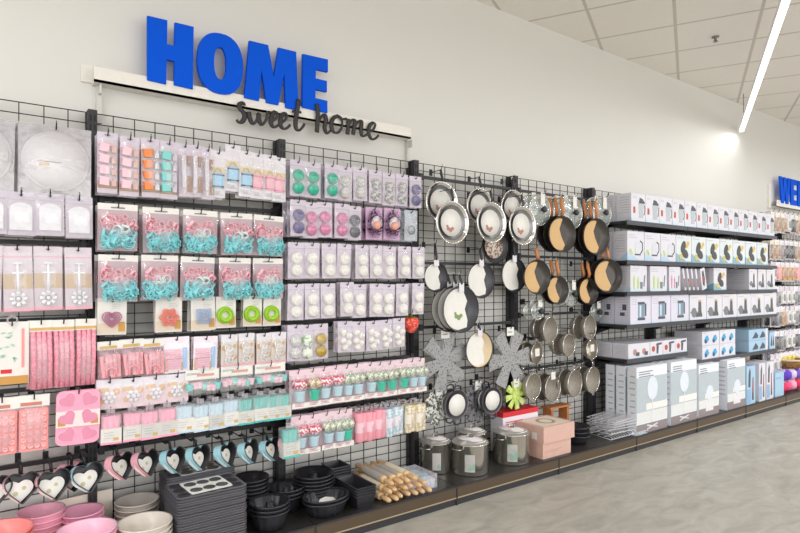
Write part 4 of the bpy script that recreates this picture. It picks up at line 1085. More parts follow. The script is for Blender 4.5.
MB().prism([(a.x - c0.x, 0), (b.x - c0.x, 0), (b.x - c0.x, b.z - TOP), (a.x - c0.x, a.z - TOP)], -.003, 0).build('board_sheet', CREAM, t)
# muffin tins
def p_tin(W, Dp, nx, ny, cup=True):
    def f(r):
        pts = rrect(-W / 2, W / 2, -Dp / 2, Dp / 2, .02); n = len(pts); z = .010
        mb = MB(); vs = [(x, y, z) for x, y in pts] + [(x * .985, y * .985, z + .002) for x, y in pts] + [(x * .97, y * .965, z - .001) for x, y in pts] + [(x * .96, y * .95, 0) for x, y in pts]
        fs = [(i, (i + 1) % n, n + (i + 1) % n, n + i) for i in range(n)] + [(n + i, n + (i + 1) % n, 2 * n + (i + 1) % n, 2 * n + i) for i in range(n)] + [(i, 3 * n + i, 3 * n + (i + 1) % n, (i + 1) % n) for i in range(n)]
        fs.append(tuple(range(2 * n, 3 * n)))
        mb.add(vs, fs).build('tin_plate', M('tin_grey', '727177', .38, .35), r)
        if cup:
            for i in range(nx):
                for j in range(ny):
                    x = (-.5 + (i + .5) / nx) * W * .93; y = (-.5 + (j + .5) / ny) * Dp * .92
                    mb = MB(); q = min(W / nx, Dp / ny) * .40
                    mb.lathe([(q * 1.08, .0115), (q, .0108), (q * .82, .0098), (0, .0096)], 18, 0, 'z', (x, y, 0)).build('muffin_cup', M('cup_inside', '3c3c41', .3, .3), r)
    return f
def p_tinplate(W, Dp):
    g = p_tin(W, Dp, 0, 0, False); return g
def tins(fl, fr, Yf_, Dp, ncx, ncy, name, yaw, lab_off):
    a = at(fl[0], fl[1], Yf_); b = at(fr[0], fr[1], Yf_); W = (b.x - a.x) / math.cos(yaw); ztop = (a.z + b.z) / 2
    cx = (a.x + b.x) / 2; cy = Yf_ + Dp / 2 + .0
    n = int((ztop - TOP) / .0125); top = Proto('muffin_tin', p_tin(W, Dp, ncx, ncy)); low = Proto('muffin_tin', p_tinplate(W, Dp))
    for k in range(n - 1):
        low.place((cx + (R() - .5) * .004, cy + (R() - .5) * .004, TOP + k * .0125), 'dark grey muffin tin, number %d from the top of the %s' % (n - k, name), 'muffin tin', 'dark muffin tins of the ' + name, (0, 0, yaw + (R() - .5) * .01))
    z = TOP + (n - 1) * .0125
    top.place((cx, cy, z), 'dark grey muffin tin lying on top of the ' + name, 'muffin tin', 'dark muffin tins of the ' + name, (0, 0, yaw))
    # white die-cut card lying on it
    c = thing('cardboard_insert', 'white card with round cut-outs on top of the ' + name, 'card', (cx + lab_off[0], cy + lab_off[1], z + .0125), (0, 0, yaw + .05))
    w2, d2 = W * .30, Dp * .40
    MB_ = MB(); pts = rrect(-w2, w2, -d2, d2, .012)
    n_ = len(pts); MB_.add([(x, y, 0) for x, y in pts] + [(x, y, .0018) for x, y in pts], [(i, (i + 1) % n_, n_ + (i + 1) % n_, n_ + i) for i in range(n_)] + [tuple(range(n_, 2 * n_))]).build('card_sheet', PAPER, c)
    for i in (-1, 0, 1):
        for j in (-1, 1):
            MB().lathe([(w2 * .29, .0), (w2 * .29, .003), (w2 * .2, .0021), (0, .0021)], 18, 0, 'z', (i * w2 * .62, j * d2 * .48, 0), sx=1).build('cut_out', M('cutout_grey', '6d6b6c', .3, .5), c)
    return z
tins((177, 498), (248, 485.5), -.455, .235, 5, 3, 'front stack of muffin tins', -.0, (-.0, .0))
tins((166, 476), (236, 467.5), -.215, .165, 4, 2, 'rear stack of muffin tins', 0, (.0, -.01))
# bundt tins and round tins
BT = M('tin_black', '333338', .3, .3); BTI = M('tin_black_inside', '37373c', .3, .4)
def p_bundt(rt, h, tube=True, wob=.03, nw=12, sxx=1):
    def f(r):
        rb = rt * .72
        MB().lathe([(rb * .5, 0), (rb, .002), (rb * 1.12, h * .4), (rt * .95, h - .01)], 48, 0, 'z', wob=wob, nw=nw, sx=sxx).shell([(rt * .95, h - .01), (rt * .92, h - .012), (rb * 1.05, h * .35), (rb * .8, .008), (rb * .2, .008)], seg=48, wob=wob, nw=nw, sx=sxx).build('fluted_body', BT, r)
        MB().lathe([(rt * .95, h - .012), (rt * 1.03, h - .010), (rt * 1.04, h - .004), (rt * 1.0, h), (rt * .93, h - .006)], 48, 0, 'z', sx=sxx).build('rolled_rim', BTI, r)
        if tube: MB().lathe([(rt * .26, .006), (rt * .17, h * .92), (rt * .14, h * .92), (rt * .12, h * .6)], 24, 0, 'z').build('centre_tube', BTI, r)
    return f
def stack(pr, px, py, Y, pitch, label, cat, rot=0, gaph=0, group=None):
    """top item's rim centre is seen at px,py"""
    c = at(px, py, Y); z = c.z - gaph; n = max(0, round((z - TOP) / pitch)); pitch = (z - TOP) / n if n else 0
    pr.place((c.x, Y, z), label, cat, group, (0, 0, rot))
    for j in range(n): pr.place((c.x, Y, z - pitch * (j + 1)), '%s tin below the %s' % (ORD[j + 1], label), cat, group, (0, 0, rot))
stack(Proto('bundt_tin', p_bundt(.104, .10)), 269.5, 500, -.35, .022, 'black fluted bundt tin nearest the muffin tins', 'cake tin', gaph=.10)
stack(Proto('bundt_tin', p_bundt(.104, .09)), 286, 485, -.17, .022, 'black bundt tin behind the nearest bundt stack', 'cake tin', gaph=.09)
stack(Proto('round_tin', p_bundt(.095, .07, False, 0)), 251, 476, -.14, .022, 'plain black round tin behind the front bundt tins', 'cake tin', gaph=.07)
stack(Proto('bundt_tin', p_bundt(.118, .07)), 313.5, 471.5, -.16, .02, 'wide black bundt tin beside the loaf tins', 'cake tin', gaph=.07)
stack(Proto('fluted_tin', p_bundt(.105, .085, False, .05, 16, 1.28)), 326, 494, -.36, .022, 'black fluted basket tin holding a white card', 'cake tin', .05, gaph=.085)
p = at(329, 497, -.36); t = thing('card_slip', 'white curved card slip inside the fluted basket tin', 'card', (p.x, -.345, p.z - .045), (0, .1, .1))
MB().prism([(x, z) for x, z in [(-.07, 0), (-.04, .035), (0, .045), (.05, .035), (.075, 0)]], -.001, .001).build('slip', PAPER, t, rot=(-.75, 0, 0))
def p_loaf(W, L, h):
    def f(r):
        mb = MB(); t_ = .006; a, b = W / 2, L / 2; c, d = a - .016, b - .016
        vs = [(-c, -d, 0), (c, -d, 0), (c, d, 0), (-c, d, 0), (-a, -b, h), (a, -b, h), (a, b, h), (-a, b, h), (-a + t_, -b + t_, h), (a - t_, -b + t_, h), (a - t_, b - t_, h), (-a + t_, b - t_, h), (-c + t_, -d + t_, .006), (c - t_, -d + t_, .006), (c - t_, d - t_, .006), (-c + t_, d - t_, .006)]
        fs = [(3, 2, 1, 0)] + [(i, (i + 1) % 4, 4 + (i + 1) % 4, 4 + i) for i in range(4)] + [(4 + i, 4 + (i + 1) % 4, 8 + (i + 1) % 4, 8 + i) for i in range(4)] + [(8 + i, 8 + (i + 1) % 4, 12 + (i + 1) % 4, 12 + i) for i in range(4)] + [(12, 13, 14, 15)]
        mb.add(vs, fs).build('tin_body', BT, r)
        MB().tube([(-a, -b, h), (a, -b, h), (a, b, h), (-a, b, h)], .0035, 6, 0, True).build('rolled_rim', M('rim_grey', '55555b', .3, .5), r)
    return f
LT = Proto('loaf_tin', p_loaf(.128, .24, .075))
stack(LT, 355.5, 481.5, -.325, .016, 'front black loaf tin left of the rolling pins', 'loaf tin', 0, gaph=.075)
LT2 = Proto('loaf_tin', p_loaf(.128, .135, .075))
stack(LT2, 336, 464.5, -.125, .016, 'rear black loaf tin against the grid', 'loaf tin', 0, gaph=.075)
# rolling pins
def p_pin(wrap, L=.25):
    def f(r):
        MB().lathe([(0, -L / 2), (.021, -L / 2), (.0225, -L / 2 + .006), (.0225, L / 2 - .006), (.021, L / 2), (0, L / 2)], 18, 0, 'x').build('roller', WOOD, r)
        MB().shell([(.0233, -L / 2 + .02), (.0235, 0), (.0233, L / 2 - .03)], seg=18, axis='x').build('paper_wrap', wrap, r)
        for s_ in (-1, 1):
            a = s_ * L / 2
            MB().lathe([(.008, a), (.010, a + s_ * .01), (.0145, a + s_ * .035), (.0145, a + s_ * .07), (.010, a + s_ * .088), (0, a + s_ * .092)], 12, 0, 'x').build('handle', M('pin_handle', 'dcb98c', .45, var=.12), r)
    return f
PW = Proto('rolling_pin', p_pin(M('wrap_cream', 'ece0c8', .6))); PG = Proto('rolling_pin', p_pin(M('wrap_grey', 'b3aea6', .6)))
k = 0
names = ['lying at the left', 'second along', 'third along', 'fourth along', 'fifth along', 'sixth along', 'seventh along', 'eighth along']
x0 = foot(378, 496).x
for lay, n in ((0, 7), (1, 6), (2, 4)):
    for i in range(n):
        x = x0 - .03 + i * .052 + lay * .026 + (R() - .5) * .006; z = TOP + .025 + lay * .042
        w_ = PW if (i + lay * 2) % 7 < 3 else PG
        y = -.262 + (R() - .5) * .03 + (lay * .01)
        w_.place((x, y, z), 'wooden rolling pin %s in the %s layer of the pile' % (names[i], ['bottom', 'middle', 'top'][lay]), 'rolling pin', 'wooden rolling pins beside the loaf tins', (0, -.0, PI / 2 + .0 + (R() - .5) * .08))
# clear tub of cutters
p = foot(428, 492); t = thing('cutter_tub', 'clear plastic box with teal flower cutters beside the rolling pins', 'box', (p.x - .03, -.30, TOP))
MB().box(-.12, .13, -.11, .12, 0, .085).build('clear_case', film('tub_plastic', 'e4e4ee', .35, .12), t)
MB().box(-.11, .12, -.10, .11, .004, .055).build('folded_paper', M('tub_paper', 'd5d3e0', .6), t)
mb = MB(); mb.X = Matrix.Rotation(-PI / 2, 4, 'X')
for k in range(9):
    x, y = (R() - .5) * .19, (R() - .5) * .17; q = .016
    mb.tube([(x + q * (1 + .25 * math.cos(5 * a)) * math.cos(a), -.07 - R() * .002, y + q * (1 + .25 * math.cos(5 * a)) * math.sin(a)) for a in [2 * PI * i / 20 for i in range(20)]], .003, 5, 0, True)
mb.X = Matrix.Identity(4)
for v in range(len(mb.v)): 
    x, y, z = mb.v[v]; mb.v[v] = (x, y, abs(z) if abs(z) < .2 else .07)
mb.build('flower_cutters', M('cutter_teal'), t)
# stock pots
def p_pot(rr, h):
    def f(r):
        MB().lathe([(0, 0), (rr * .97, 0), (rr, .006), (rr, h - .004), (rr + .004, h), (rr, h + .003), (rr - .004, h), (rr - .004, h - .02)], 56, 0, 'z').build('pot_body', M('pot_steel', 'dedad2', .17, .92, .05), r)
        for s_ in (-1, 1):
            MB().tube([(s_ * rr * .97, -.035, h * .86), (s_ * (rr + .032), -.034, h * .875), (s_ * (rr + .04), 0, h * .88), (s_ * (rr + .032), .034, h * .875), (s_ * rr * .97, .035, h * .86)], .0055, 8).build('side_handle', CHROME, r)
        l = MB().lathe([(rr, h + .004), (rr * .8, h + .018), (rr * .3, h + .03), (0, h + .032)], 40, 0, 'z').build('pot_lid', M('lid_steel', 'cfcdc8', .2, .6), r)
        MB().tube([(-.03, 0, h + .028), (-.024, 0, h + .055), (.024, 0, h + .055), (.03, 0, h + .028)], .005, 8).build('lid_handle', CHROME, l)
        MB().lathe([(rr * .9, h + .014), (rr * .45, h + .03), (rr * .2, h + .033)], 40, 0, 'z', sx=.9).build('printed_cardboard', speckle('pot_card', 'eeeaea', 'caa9b4', 12, .52), l)
        mb = MB(); vs = []; n = 10
        for i in range(n + 1):
            a = -2.75 + .55 * i / n
            for z in (.03, h * .72): vs.append(((rr + .001) * math.cos(a), (rr + .001) * math.sin(a), z))
        mb.add(vs, [(2 * i, 2 * i + 2, 2 * i + 3, 2 * i + 1) for i in range(n)], 0, True).build('pasted_label', speckle('pot_label', 'b9b5b2', '8fae9f', 14, .55), r)
    return f
def pot(pxl, pxr, pyt, pyb, label, Y=None):
    cxp = (pxl + pxr) / 2; fr = foot(cxp, pyb)          # nearest foot point
    ppx = None; Yc = fr.y + .12
    for _ in range(4):
        Zc = C * fr.x + S * (Yc + D); rr = (pxr - pxl) / 2 * Zc / F; Yc = fr.y + rr * .85
    X = ax(cxp, Yc); h = az(cxp, pyt, Yc - rr) - TOP - .01
    Yc = max(Yc, BF + rr + .01)
    Proto('stock_pot', p_pot(rr, h)).place((X, Yc, TOP), label, 'stockpot', None, (0, 0, .15)); return X, Yc, rr
pot(451.5, 488.5, 447, 478, 'large steel stockpot at the front, right of the clear tub')
pot(493, 529.5, 437, 467.5, 'large steel stockpot in front of the pink boxes')
for px, py, rr, h, lb in ((435, 437, .105, .2, 'steel stockpot standing at the back behind the clear tub'), (472, 431, .10, .21, 'steel stockpot at the back between the two front pots')):
    Proto('stock_pot', p_pot(rr, h)).place((ax(px, -.14), -.145, TOP), lb, 'stockpot', None, (0, 0, .3))
# boxes
def cbox(name, label, cat, x0, x1, y0, y1, z0, z1, mat, parts=None, rot=0):
    cx, cy = (x0 + x1) / 2, (y0 + y1) / 2
    t = thing(name, label, cat, (cx, cy, z0), (0, 0, rot))
    MB().box(x0 - cx, x1 - cx, y0 - cy, y1 - cy, 0, z1 - z0).build('carton', mat, t)
    if parts: parts(t, (x1 - x0) / 2, (y1 - y0) / 2, z1 - z0)
    return t
KP = M('pink_kraft', 'd6b0a2', .6)
xl = ax(542, -.43); xr = ax(572, -.43)
def pb1(t, a, b, h):
    bars(t, -a + .02, a - .05, h * .5, 2, .012, .003, M('kraft_dark', 'bd8b7e'), -b - .0008)
cbox('gift_box', 'pink cardboard box under the wider pink lidded box', 'box', xl + .01, xr - .015, -.43, -.2, TOP, TOP + .115, KP, pb1)
def pb2(t, a, b, h):
    m = MB().box(-a + .03, a - .03, -b + .02, b - .02, h, h + .001).build('printed_top', M('box_top_print', 'e9dcd0', .5), t)
    mb = MB(); mb.X = Matrix.Translation((0, 0, h + .001)) @ Matrix.Rotation(-PI / 2, 4, 'X')
    mb.disc(0, 0, .075, -.001, 0).build('cake_print', M('cake_print2', 'b59a7c', .6), t)
    mb = MB(); mb.X = Matrix.Translation((0, 0, h + .001)) @ Matrix.Rotation(-PI / 2, 4, 'X')
    mb.disc(0, 0, .05, -.002, -.001).build('cake_print_centre', CREAM, t)
    MB().box(-a - .0008, -a, -.07, -.02, .02, .07).build('white_sticker', PAPER, t)
cbox('gift_box', 'wide pink lidded box with a printed top, resting on the lower pink box', 'box', xl - .0, xr + .01, -.445, -.18, TOP + .116, TOP + .235, KP, pb2)
def pb3(t, a, b, h):
    MB().box(-a - .0005, a + .0005, -b - .0005, b + .0005, h - .035, h + .002).build('red_lid', RED, t)
    bars(t, -a + .03, a - .15, h - .07, 2, .015, .007, RED, -b - .001)
    MB().box(-a, a, -b - .0008, -b, 0, h * .5).build('pink_print', M('pink_kraft2', 'd9a79a'), t)
cbox('cardboard_box', 'white and pink box with a bright red top behind the stockpot', 'box', ax(503, -.17), ax(538, -.17), -.17, -.04, TOP, az(520, 407.5, -.10), WHITE, pb3)
t = thing('wooden_rack', 'small wooden stand with two legs behind the pink box', 'stand', (ax(554, -.08), -.09, TOP))
zt = az(554, 404.5, -.08) - TOP
MB().box(-.13, .13, -.06, .04, zt - .016, zt).build('top_board', WOODD, t)
for s_ in (-1, 1): MB().box(s_ * .10 - .012, s_ * .10 + .012, -.055, .035, 0, zt - .016).build('leg', WOODD, t)
stack(Proto('round_tin', p_bundt(.11, .07, False, 0)), 576, 425, -.28, .03, 'black round tin right of the pink boxes', 'cake tin', gaph=.07)
# white wire racks
def p_rack(W, L):
    def f(r):
        MB().tube([(-W / 2, -L / 2, .02), (W / 2, -L / 2, .02), (W / 2, L / 2, .02), (-W / 2, L / 2, .02)], .004, 6, 0, True).build('outer_frame', M('wire_white', 'e6e6ea', .35), r)
        mb = MB(); n = 16
        for k in range(1, n): mb.tube([(-W / 2 + W * k / n, -L / 2, .02), (-W / 2 + W * k / n, -L / 2 + .02, .032), (-W / 2 + W * k / n, L / 2 - .02, .032), (-W / 2 + W * k / n, L / 2, .02)], .0022, 5)
        for k in range(1, 4): mb.tube([(-W / 2, -L / 2 + L * k / 4, .028), (W / 2, -L / 2 + L * k / 4, .028)], .0022, 5)
        mb.build('wire_bars', M('wire_white'), r)
        for sx_ in (-1, 1):
            for sy_ in (-1, 1): MB().tube([(sx_ * W * .4, sy_ * L * .4, .02), (sx_ * W * .42, sy_ * L * .42, 0)], .003, 6).build('foot', M('wire_white'), r)
    return f
RK = Proto('wire_rack', p_rack(.50, .26))
xc = (ax(592, -.30) + ax(640, -.32)) / 2
for k in range(6):
    RK.place((xc + (R() - .5) * .03, -.30 + (R() - .5) * .03, TOP + .001 + k * .026), 'white wire cooling rack, %s from the bottom of the tangled pile' % ORD[k], 'cooling rack', 'white wire racks piled on the base shelf', ((R() - .5) * .10, (R() - .5) * .06, (R() - .5) * .25))
t = thing('plastic_wrap', 'crumpled clear bag at the right end of the wire racks', 'bag', at(637, 436, -.42) * 1)
t.location.z = TOP
mb = MB(); n = 10; vs = []; fs = []
for j in range(n):
    for i in range(n):
        vs.append(((i / (n - 1) - .5) * .2, (j / (n - 1) - .5) * .1, .004 + .05 * R() * math.sin(PI * i / (n - 1)) * math.sin(PI * j / (n - 1)) + .02 * math.sin(PI * i / (n - 1)) * math.sin(PI * j / (n - 1))))
for j in range(n - 1):
    for i in range(n - 1): fs.append((j * n + i, j * n + i + 1, (j + 1) * n + i + 1, (j + 1) * n + i))
mb.add(vs, fs).build('crumpled_film', film('bluish_film', 'cfe0ec', .45, .2), t)

# ================================================================== BOX SHELVES
SF = -.38; BXF = -.365
def shelf(n, z, label, y0=SF):
    x0 = BX[n]
    o = thing('wall_shelf', label, 'shelf', (x0, 0, z), group='dark grey box shelves')
    MB().box(.003, .997, y0 + .012, -.045, -.022, 0).build('shelf_board', GREY, o)
    MB().box(.003, .997, y0, y0 + .012, -.034, .003).build('front_rail', M('rail_grey', '4b4c52', .35, .3), o)
    for x in (.03, .97): MB().prism([(-.006, 0), (.006, 0), (.006, -.02), (-.006, -.02)], y0 + .04, -.05).build('bracket_arm', BLACK, o, loc=(x, 0, -.022))
    mb = MB()
    for x in (.03, .97):
        mb = MB(); mb.add([(x - .006, -.045, -.02), (x + .006, -.045, -.02), (x - .006, -.045, -.10), (x + .006, -.045, -.10), (x - .006, -.25, -.022), (x + .006, -.25, -.022)], [(0, 2, 4), (1, 5, 3), (2, 3, 5, 4), (0, 1, 3, 2)]).build('bracket', BLACK, o)
    return z
def lv(px, py): return az(px, py, BXF)
Z1, Z2, Z3, Z4, Z5 = lv(631, 221), lv(627, 260.5), lv(630, 292), lv(630, 325), lv(628, 359.5)
Z5b = lv(702, 360)
wh = ['first bay', 'middle bay', 'last bay']
for k, n in enumerate((6, 7, 8)):
    for z, nm in ((Z1, 'topmost shelf under the boxed blenders'), (Z2, 'second shelf under the boxed kettles and grills'), (Z3, 'third shelf with the hand blender boxes'), (Z4, 'fourth shelf with the glass kettle boxes'), (Z5 if k == 0 else Z5b, 'lowest wall shelf above the tall boxes')):
        shelf(n, z, 'dark grey %s, %s' % (nm, wh[k]))
def swoosh(t, a, b, h, m=None, k=.16):
    pts = [(-a, 0), (a, 0), (a, h * .06), (a * .3, h * .05), (-a * .3, h * k * .6), (-a, h * k)]
    MB().prism(pts, -b - .0012, -b - .0004).build('blue_swoosh', m or SKYP, t)
    MB().add([(-a - .001, -b, 0), (-a - .001, b, 0), (-a - .001, b, h * .09), (-a - .001, 0, h * .05), (-a - .001, -b, h * k)], [(0, 1, 2, 3, 4)]).build('side_swoosh', m or SKYP, t)
def sidetext(t, a, b, h):
    mb = MB()
    for k in range(7): z = h * .85 - k * h * .09; mb.box(-a - .0014, -a - .0006, -b * .7, b * (.2 + .5 * R()), z, z + h * .02)
    mb.build('side_text', GREYP, t)
def d_blender(t, a, b, h):
    swoosh(t, a, b, h); sidetext(t, a, b, h); y = -b
    MB().prism([(a * .05, h * .14), (a * .72, h * .14), (a * .66, h * .24), (a * .80, h * .66), (a * .0, h * .66), (a * .12, h * .24)], y - .002, y - .0006).build('blender_jug_print', M('jug_print', 'b9c2c8', .4), t)
    MB().prism([(a * .05, h * .66), (a * .8, h * .66), (a * .62, h * .82), (a * .2, h * .86)], y - .0025, y - .0006).prism([(a * .7, h * .78), (a * .92, h * .70), (a * .86, h * .66), (a * .66, h * .70)], y - .003, y - .0006).build('blender_lid_print', M('print_charcoal', '50545a', .5), t)
    MB().tube([(a * .82, y - .002, h * .6), (a * .95, y - .002, h * .5), (a * .9, y - .002, h * .32), (a * .74, y - .002, h * .26)], .004, 5, flat=.3).build('handle_print', M('print_charcoal'), t)
    MB().box(-a * .72, -a * .45, y - .0018, y, h * .3, h * .52).build('red_panel', M('red_print', 'c0513a', .5), t)
    bars(t, -a * .8, -a * .1, h * .9, 2, .012, .004, GREYP, y - .0008)
def d_kettle(t, a, b, h):
    swoosh(t, a, b, h, M('swoosh2', 'b9d2e8', .5), .3); sidetext(t, a, b, h); y = -b
    MB().tube([(a * .5, y - .002, h * .68), (a * .78, y - .002, h * .62), (a * .8, y - .002, h * .38), (a * .55, y - .002, h * .25)], .006, 6, flat=.25).build('handle_print', M('print_charcoal'), t)
    MB().prism([(-a * .1, h * .24), (a * .55, h * .24), (a * .48, h * .64), (a * .02, h * .64), (-a * .08, h * .5)], y - .002, y - .0006).build('kettle_print', M('kettle_pr', 'd7dbe2', .4), t)
    MB().box(-a * .12, a * .56, y - .003, y - .0006, h * .19, h * .24).build('kettle_base_print', M('print_charcoal'), t)
    mb = MB().disc(-a * .62, h * .34, a * .14, y - .002, y - .0006).disc(-a * .5, h * .25, a * .12, y - .002, y - .0006); mb.build('fruit_print', M('lime_print', 'cbd67a', .5), t)
    bars(t, -a * .85, a * .2, h * .88, 2, .02, .005, GREYP, y - .0008)
def d_grill(t, a, b, h):
    swoosh(t, a, b, h, M('swoosh3', '8fb6c6', .5), .34); sidetext(t, a, b, h); y = -b
    mb = MB(); mb.X = Matrix.Translation((-a * .1, y - .001, h * .58)) @ Matrix.Rotation(.5, 4, 'Y'); mb.disc(0, 0, h * .24, -.002, 0, sx=.6)
    mb.X = Matrix.Translation((a * .15, y - .001, h * .33)) @ Matrix.Rotation(-1.1, 4, 'Y'); mb.disc(0, 0, h * .22, -.003, 0, sx=.7)
    mb.X = Matrix.Identity(4); mb.build('waffle_iron_print', M('print_dark2', '4b4f50', .5), t)
    MB().disc(a * .55, h * .72, a * .16, y - .003, y - .0005).disc(a * .35, h * .62, a * .14, y - .004, y - .0005).disc(-a * .4, h * .22, a * .2, y - .004, y - .0005).build('food_print', M('yellow_food', 'd8bd62', .5), t)
    bars(t, -a * .85, a * .4, h * .92, 1, .02, .006, GREYP, y - .0008)
def d_stick(col_):
    def f(t, a, b, h):
        swoosh(t, a, b, h, SKYP, .2); sidetext(t, a, b, h); y = -b
        m = M('stick_' + col_, {'lime': 'b9d27a', 'pink': 'd97fa8'}[col_], .5)
        MB().prism([(-a * .62, h * .1), (-a * .5, h * .1), (-a * .46, h * .5), (-a * .56, h * .66), (-a * .66, h * .5)], y - .002, y - .0006).prism([(-a * .14, h * .12), (0, h * .12), (a * .02, h * .45), (-a * .06, h * .6), (-a * .16, h * .45)], y - .002, y - .0006).build('blender_print', m, t)
        MB().prism([(a * .2, h * .12), (a * .44, h * .12), (a * .5, h * .38), (a * .16, h * .38)], y - .002, y - .0006).prism([(a * .58, h * .2), (a * .7, h * .2), (a * .8, h * .66), (a * .66, h * .62)], y - .002, y - .0006).build('beaker_print', M('print_teal_grey', '76888a', .5), t)
        bars(t, -a * .85, a * .1, h * .9, 2, .02, .005, GREYP, y - .0008)
    return f
def d_glass(t, a, b, h):
    swoosh(t, a, b, h, SKYP, .1); sidetext(t, a, b, h); y = -b
    MB().box(-a * .25, a * .35, y - .002, y - .0006, h * .2, h * .72).build('glass_kettle_print', M('glass_pr', '7f98ab', .4), t)
    MB().box(-a * .3, a * .4, y - .003, y - .0006, h * .14, h * .22).box(-a * .28, a * .36, y - .003, y - .0006, h * .70, h * .78).box(a * .40, a * .52, y - .003, y - .0006, h * .28, h * .72).build('kettle_trim_print', M('print_charcoal'), t)
    MB().box(-a * .14, a * .02, y - .0035, y - .002, h * .26, h * .66).build('shine_print', SKYP, t)
    bars(t, -a * .85, -a * .3, h * .88, 3, .02, .005, GREYP, y - .0008)
    mb = MB().box(-a - .0016, -a - .0006, -b * .5, 0, h * .5, h * .7).box(-a - .0016, -a - .0006, -b * .3, b * .3, h * .3, h * .42); mb.build('side_picture', M('print_charcoal'), t)
def d_mixer(t, a, b, h):
    y = -b; sidetext(t, a, b, h)
    MB().box(-a, a, y - .001, y, 0, h * .05).build('foot_print', SKYP, t)
    MB().prism([(-a * .3, h * .12), (a * .5, h * .12), (a * .46, h * .28), (-a * .26, h * .28)], y - .002, y - .0006).prism([(a * .0, h * .28), (a * .4, h * .28), (a * .34, h * .78), (a * .05, h * .78)], y - .002, y - .0006).build('coffee_grinder_print', M('print_dark3', '5a5d5c', .5), t)
    MB().disc(-a * .5, h * .3, a * .3, y - .0022, y - .0006).box(-a * .9, -a * .1, y - .003, y - .0006, h * .28, h * .34).build('bowl_print', MIDG, t)
    MB().box(a * .05, a * .34, y - .003, y - .0006, h * .72, h * .80).build('gold_cap_print', GOLD, t)
    bars(t, -a * .85, a * .1, h * .9, 1, .02, .006, GREYP, y - .0008)
def d_round(t, a, b, h):
    y = -b; sidetext(t, a, b, h)
    MB().disc(-a * .4, h * .42, h * .22, y - .002, y - .0006).disc(a * .45, h * .42, h * .22, y - .002, y - .0006).build('food_print', M('food_mix', 'b88f83', .5), t)
    MB().box(-a * .3, a * .0, y - .003, y - .0006, h * .15, h * .4).box(a * .5, a * .8, y - .003, y - .0006, h * .15, h * .4).build('chopper_print', M('print_charcoal'), t)
    MB().box(-a, a, y - .001, y, 0, h * .1).build('foot_print', SKYP, t)
def d_handblender(t, a, b, h):
    y = -b; sidetext(t, a, b, h)
    MB().prism([(0, h * .15), (a * .25, h * .15), (a * .35, h * .7), (0, h * .7)], y - .002, y - .0006).prism([(-a * .1, h * .7), (a * .8, h * .76), (a * .8, h * .9), (a * .0, h * .86)], y - .002, y - .0006).build('hand_mixer_print', M('print_charcoal'), t)
    MB().disc(-a * .5, h * .5, a * .25, y - .002, y - .0006).build('red_fruit_print', M('red_print'), t)
    MB().box(-a, a, y - .001, y, 0, h * .08).build('foot_print', SKYP, t)
def d_blue(t, a, b, h):
    y = -b
    mb = MB()
    for cx in (-a * .5, a * .45):
        mb.prism([(cx - a * .28, h * .4), (cx, h * .16), (cx + a * .3, h * .42), (cx + a * .12, h * .74), (cx - a * .1, h * .66)], y - .002, y - .0006)
    mb.build('iron_print', M('cyan_print', '3fa6d2', .4), t)
    MB().disc(-a * .62, h * .3, a * .12, y - .003, y - .0006).disc(a * .32, h * .3, a * .12, y - .003, y - .0006).build('dark_print', M('navy_print', '3b5580', .5), t)
    bars(t, -a * .9, -a * .3, h * .92, 1, .02, .005, GREYP, y - .0008); sidetext(t, a, b, h)
def d_iron(t, a, b, h):
    y = -b
    mb = MB()
    for cx in (-a * .35, a * .4): mb.prism([(cx - a * .3, h * .2), (cx + a * .25, h * .2), (cx + a * .3, h * .45), (cx + a * .05, h * .8), (cx - a * .12, h * .5)], y - .002, y - .0006)
    mb.build('iron_print', M('print_slate', '4a5660', .5), t)
    MB().box(a * .8, a, y - .001, y, 0, h).build('white_edge', WHITE, t)
def d_fan(tall):
    def f(t, a, b, h):
        y = -b
        bars(t, -a * .85, a * .1, h * .93, 3, .02, .008, MIDG, y - .0010)
        sidetext(t, a, b, h)
        MB().box(-a, a, y - .0008, y, h * .16, h * .84).build('room_print', M('room_print', 'b7c2c8', .5), t)
        MB().box(-a, a, y - .0016, y - .0008, h * .0, h * (.14 if tall else .22)).build('floor_print', M('floor_print', '8f8586', .5), t)
        MB().box(-a, a, y - .002, y - .0008, h * .16, h * .32).build('sofa_print', M('sofa_print', 'dfe1e0', .5), t)
        MB().box(-a * .4, a, y - .0024, y - .002, h * .34, h * .44).build('cabinet_print', M('cab_print', 'eceae6', .5), t)
        if tall:
            MB().disc(0, h * .66, a * .42, y - .004, y - .002, seg=22, sx=.8).build('fan_head_print', M('fan_print', 'dfe6f0', .4), t)
            MB().box(-a * .03, a * .03, y - .004, y - .002, h * .14, h * .5).build('fan_pole_print', WHITE, t)
            mb = MB()
            for s_ in (-1, 1): mb.tube([(-a * .35, y - .003, h * (.08 + s_ * .03)), (a * .35, y - .003, h * (.08 - s_ * .03))], .008, 5, flat=.2)
            mb.build('fan_foot_print', WHITE, t)
        else:
            MB().disc(a * .05, h * .45, a * .36, y - .004, y - .002, seg=22).build('fan_head_print', M('fan_print'), t)
            MB().box(-a * .04, a * .08, y - .004, y - .002, h * .2, h * .32).box(-a * .35, a * .4, y - .0045, y - .002, h * .1, h * .24).build('fan_base_print', WHITE, t)
    return f
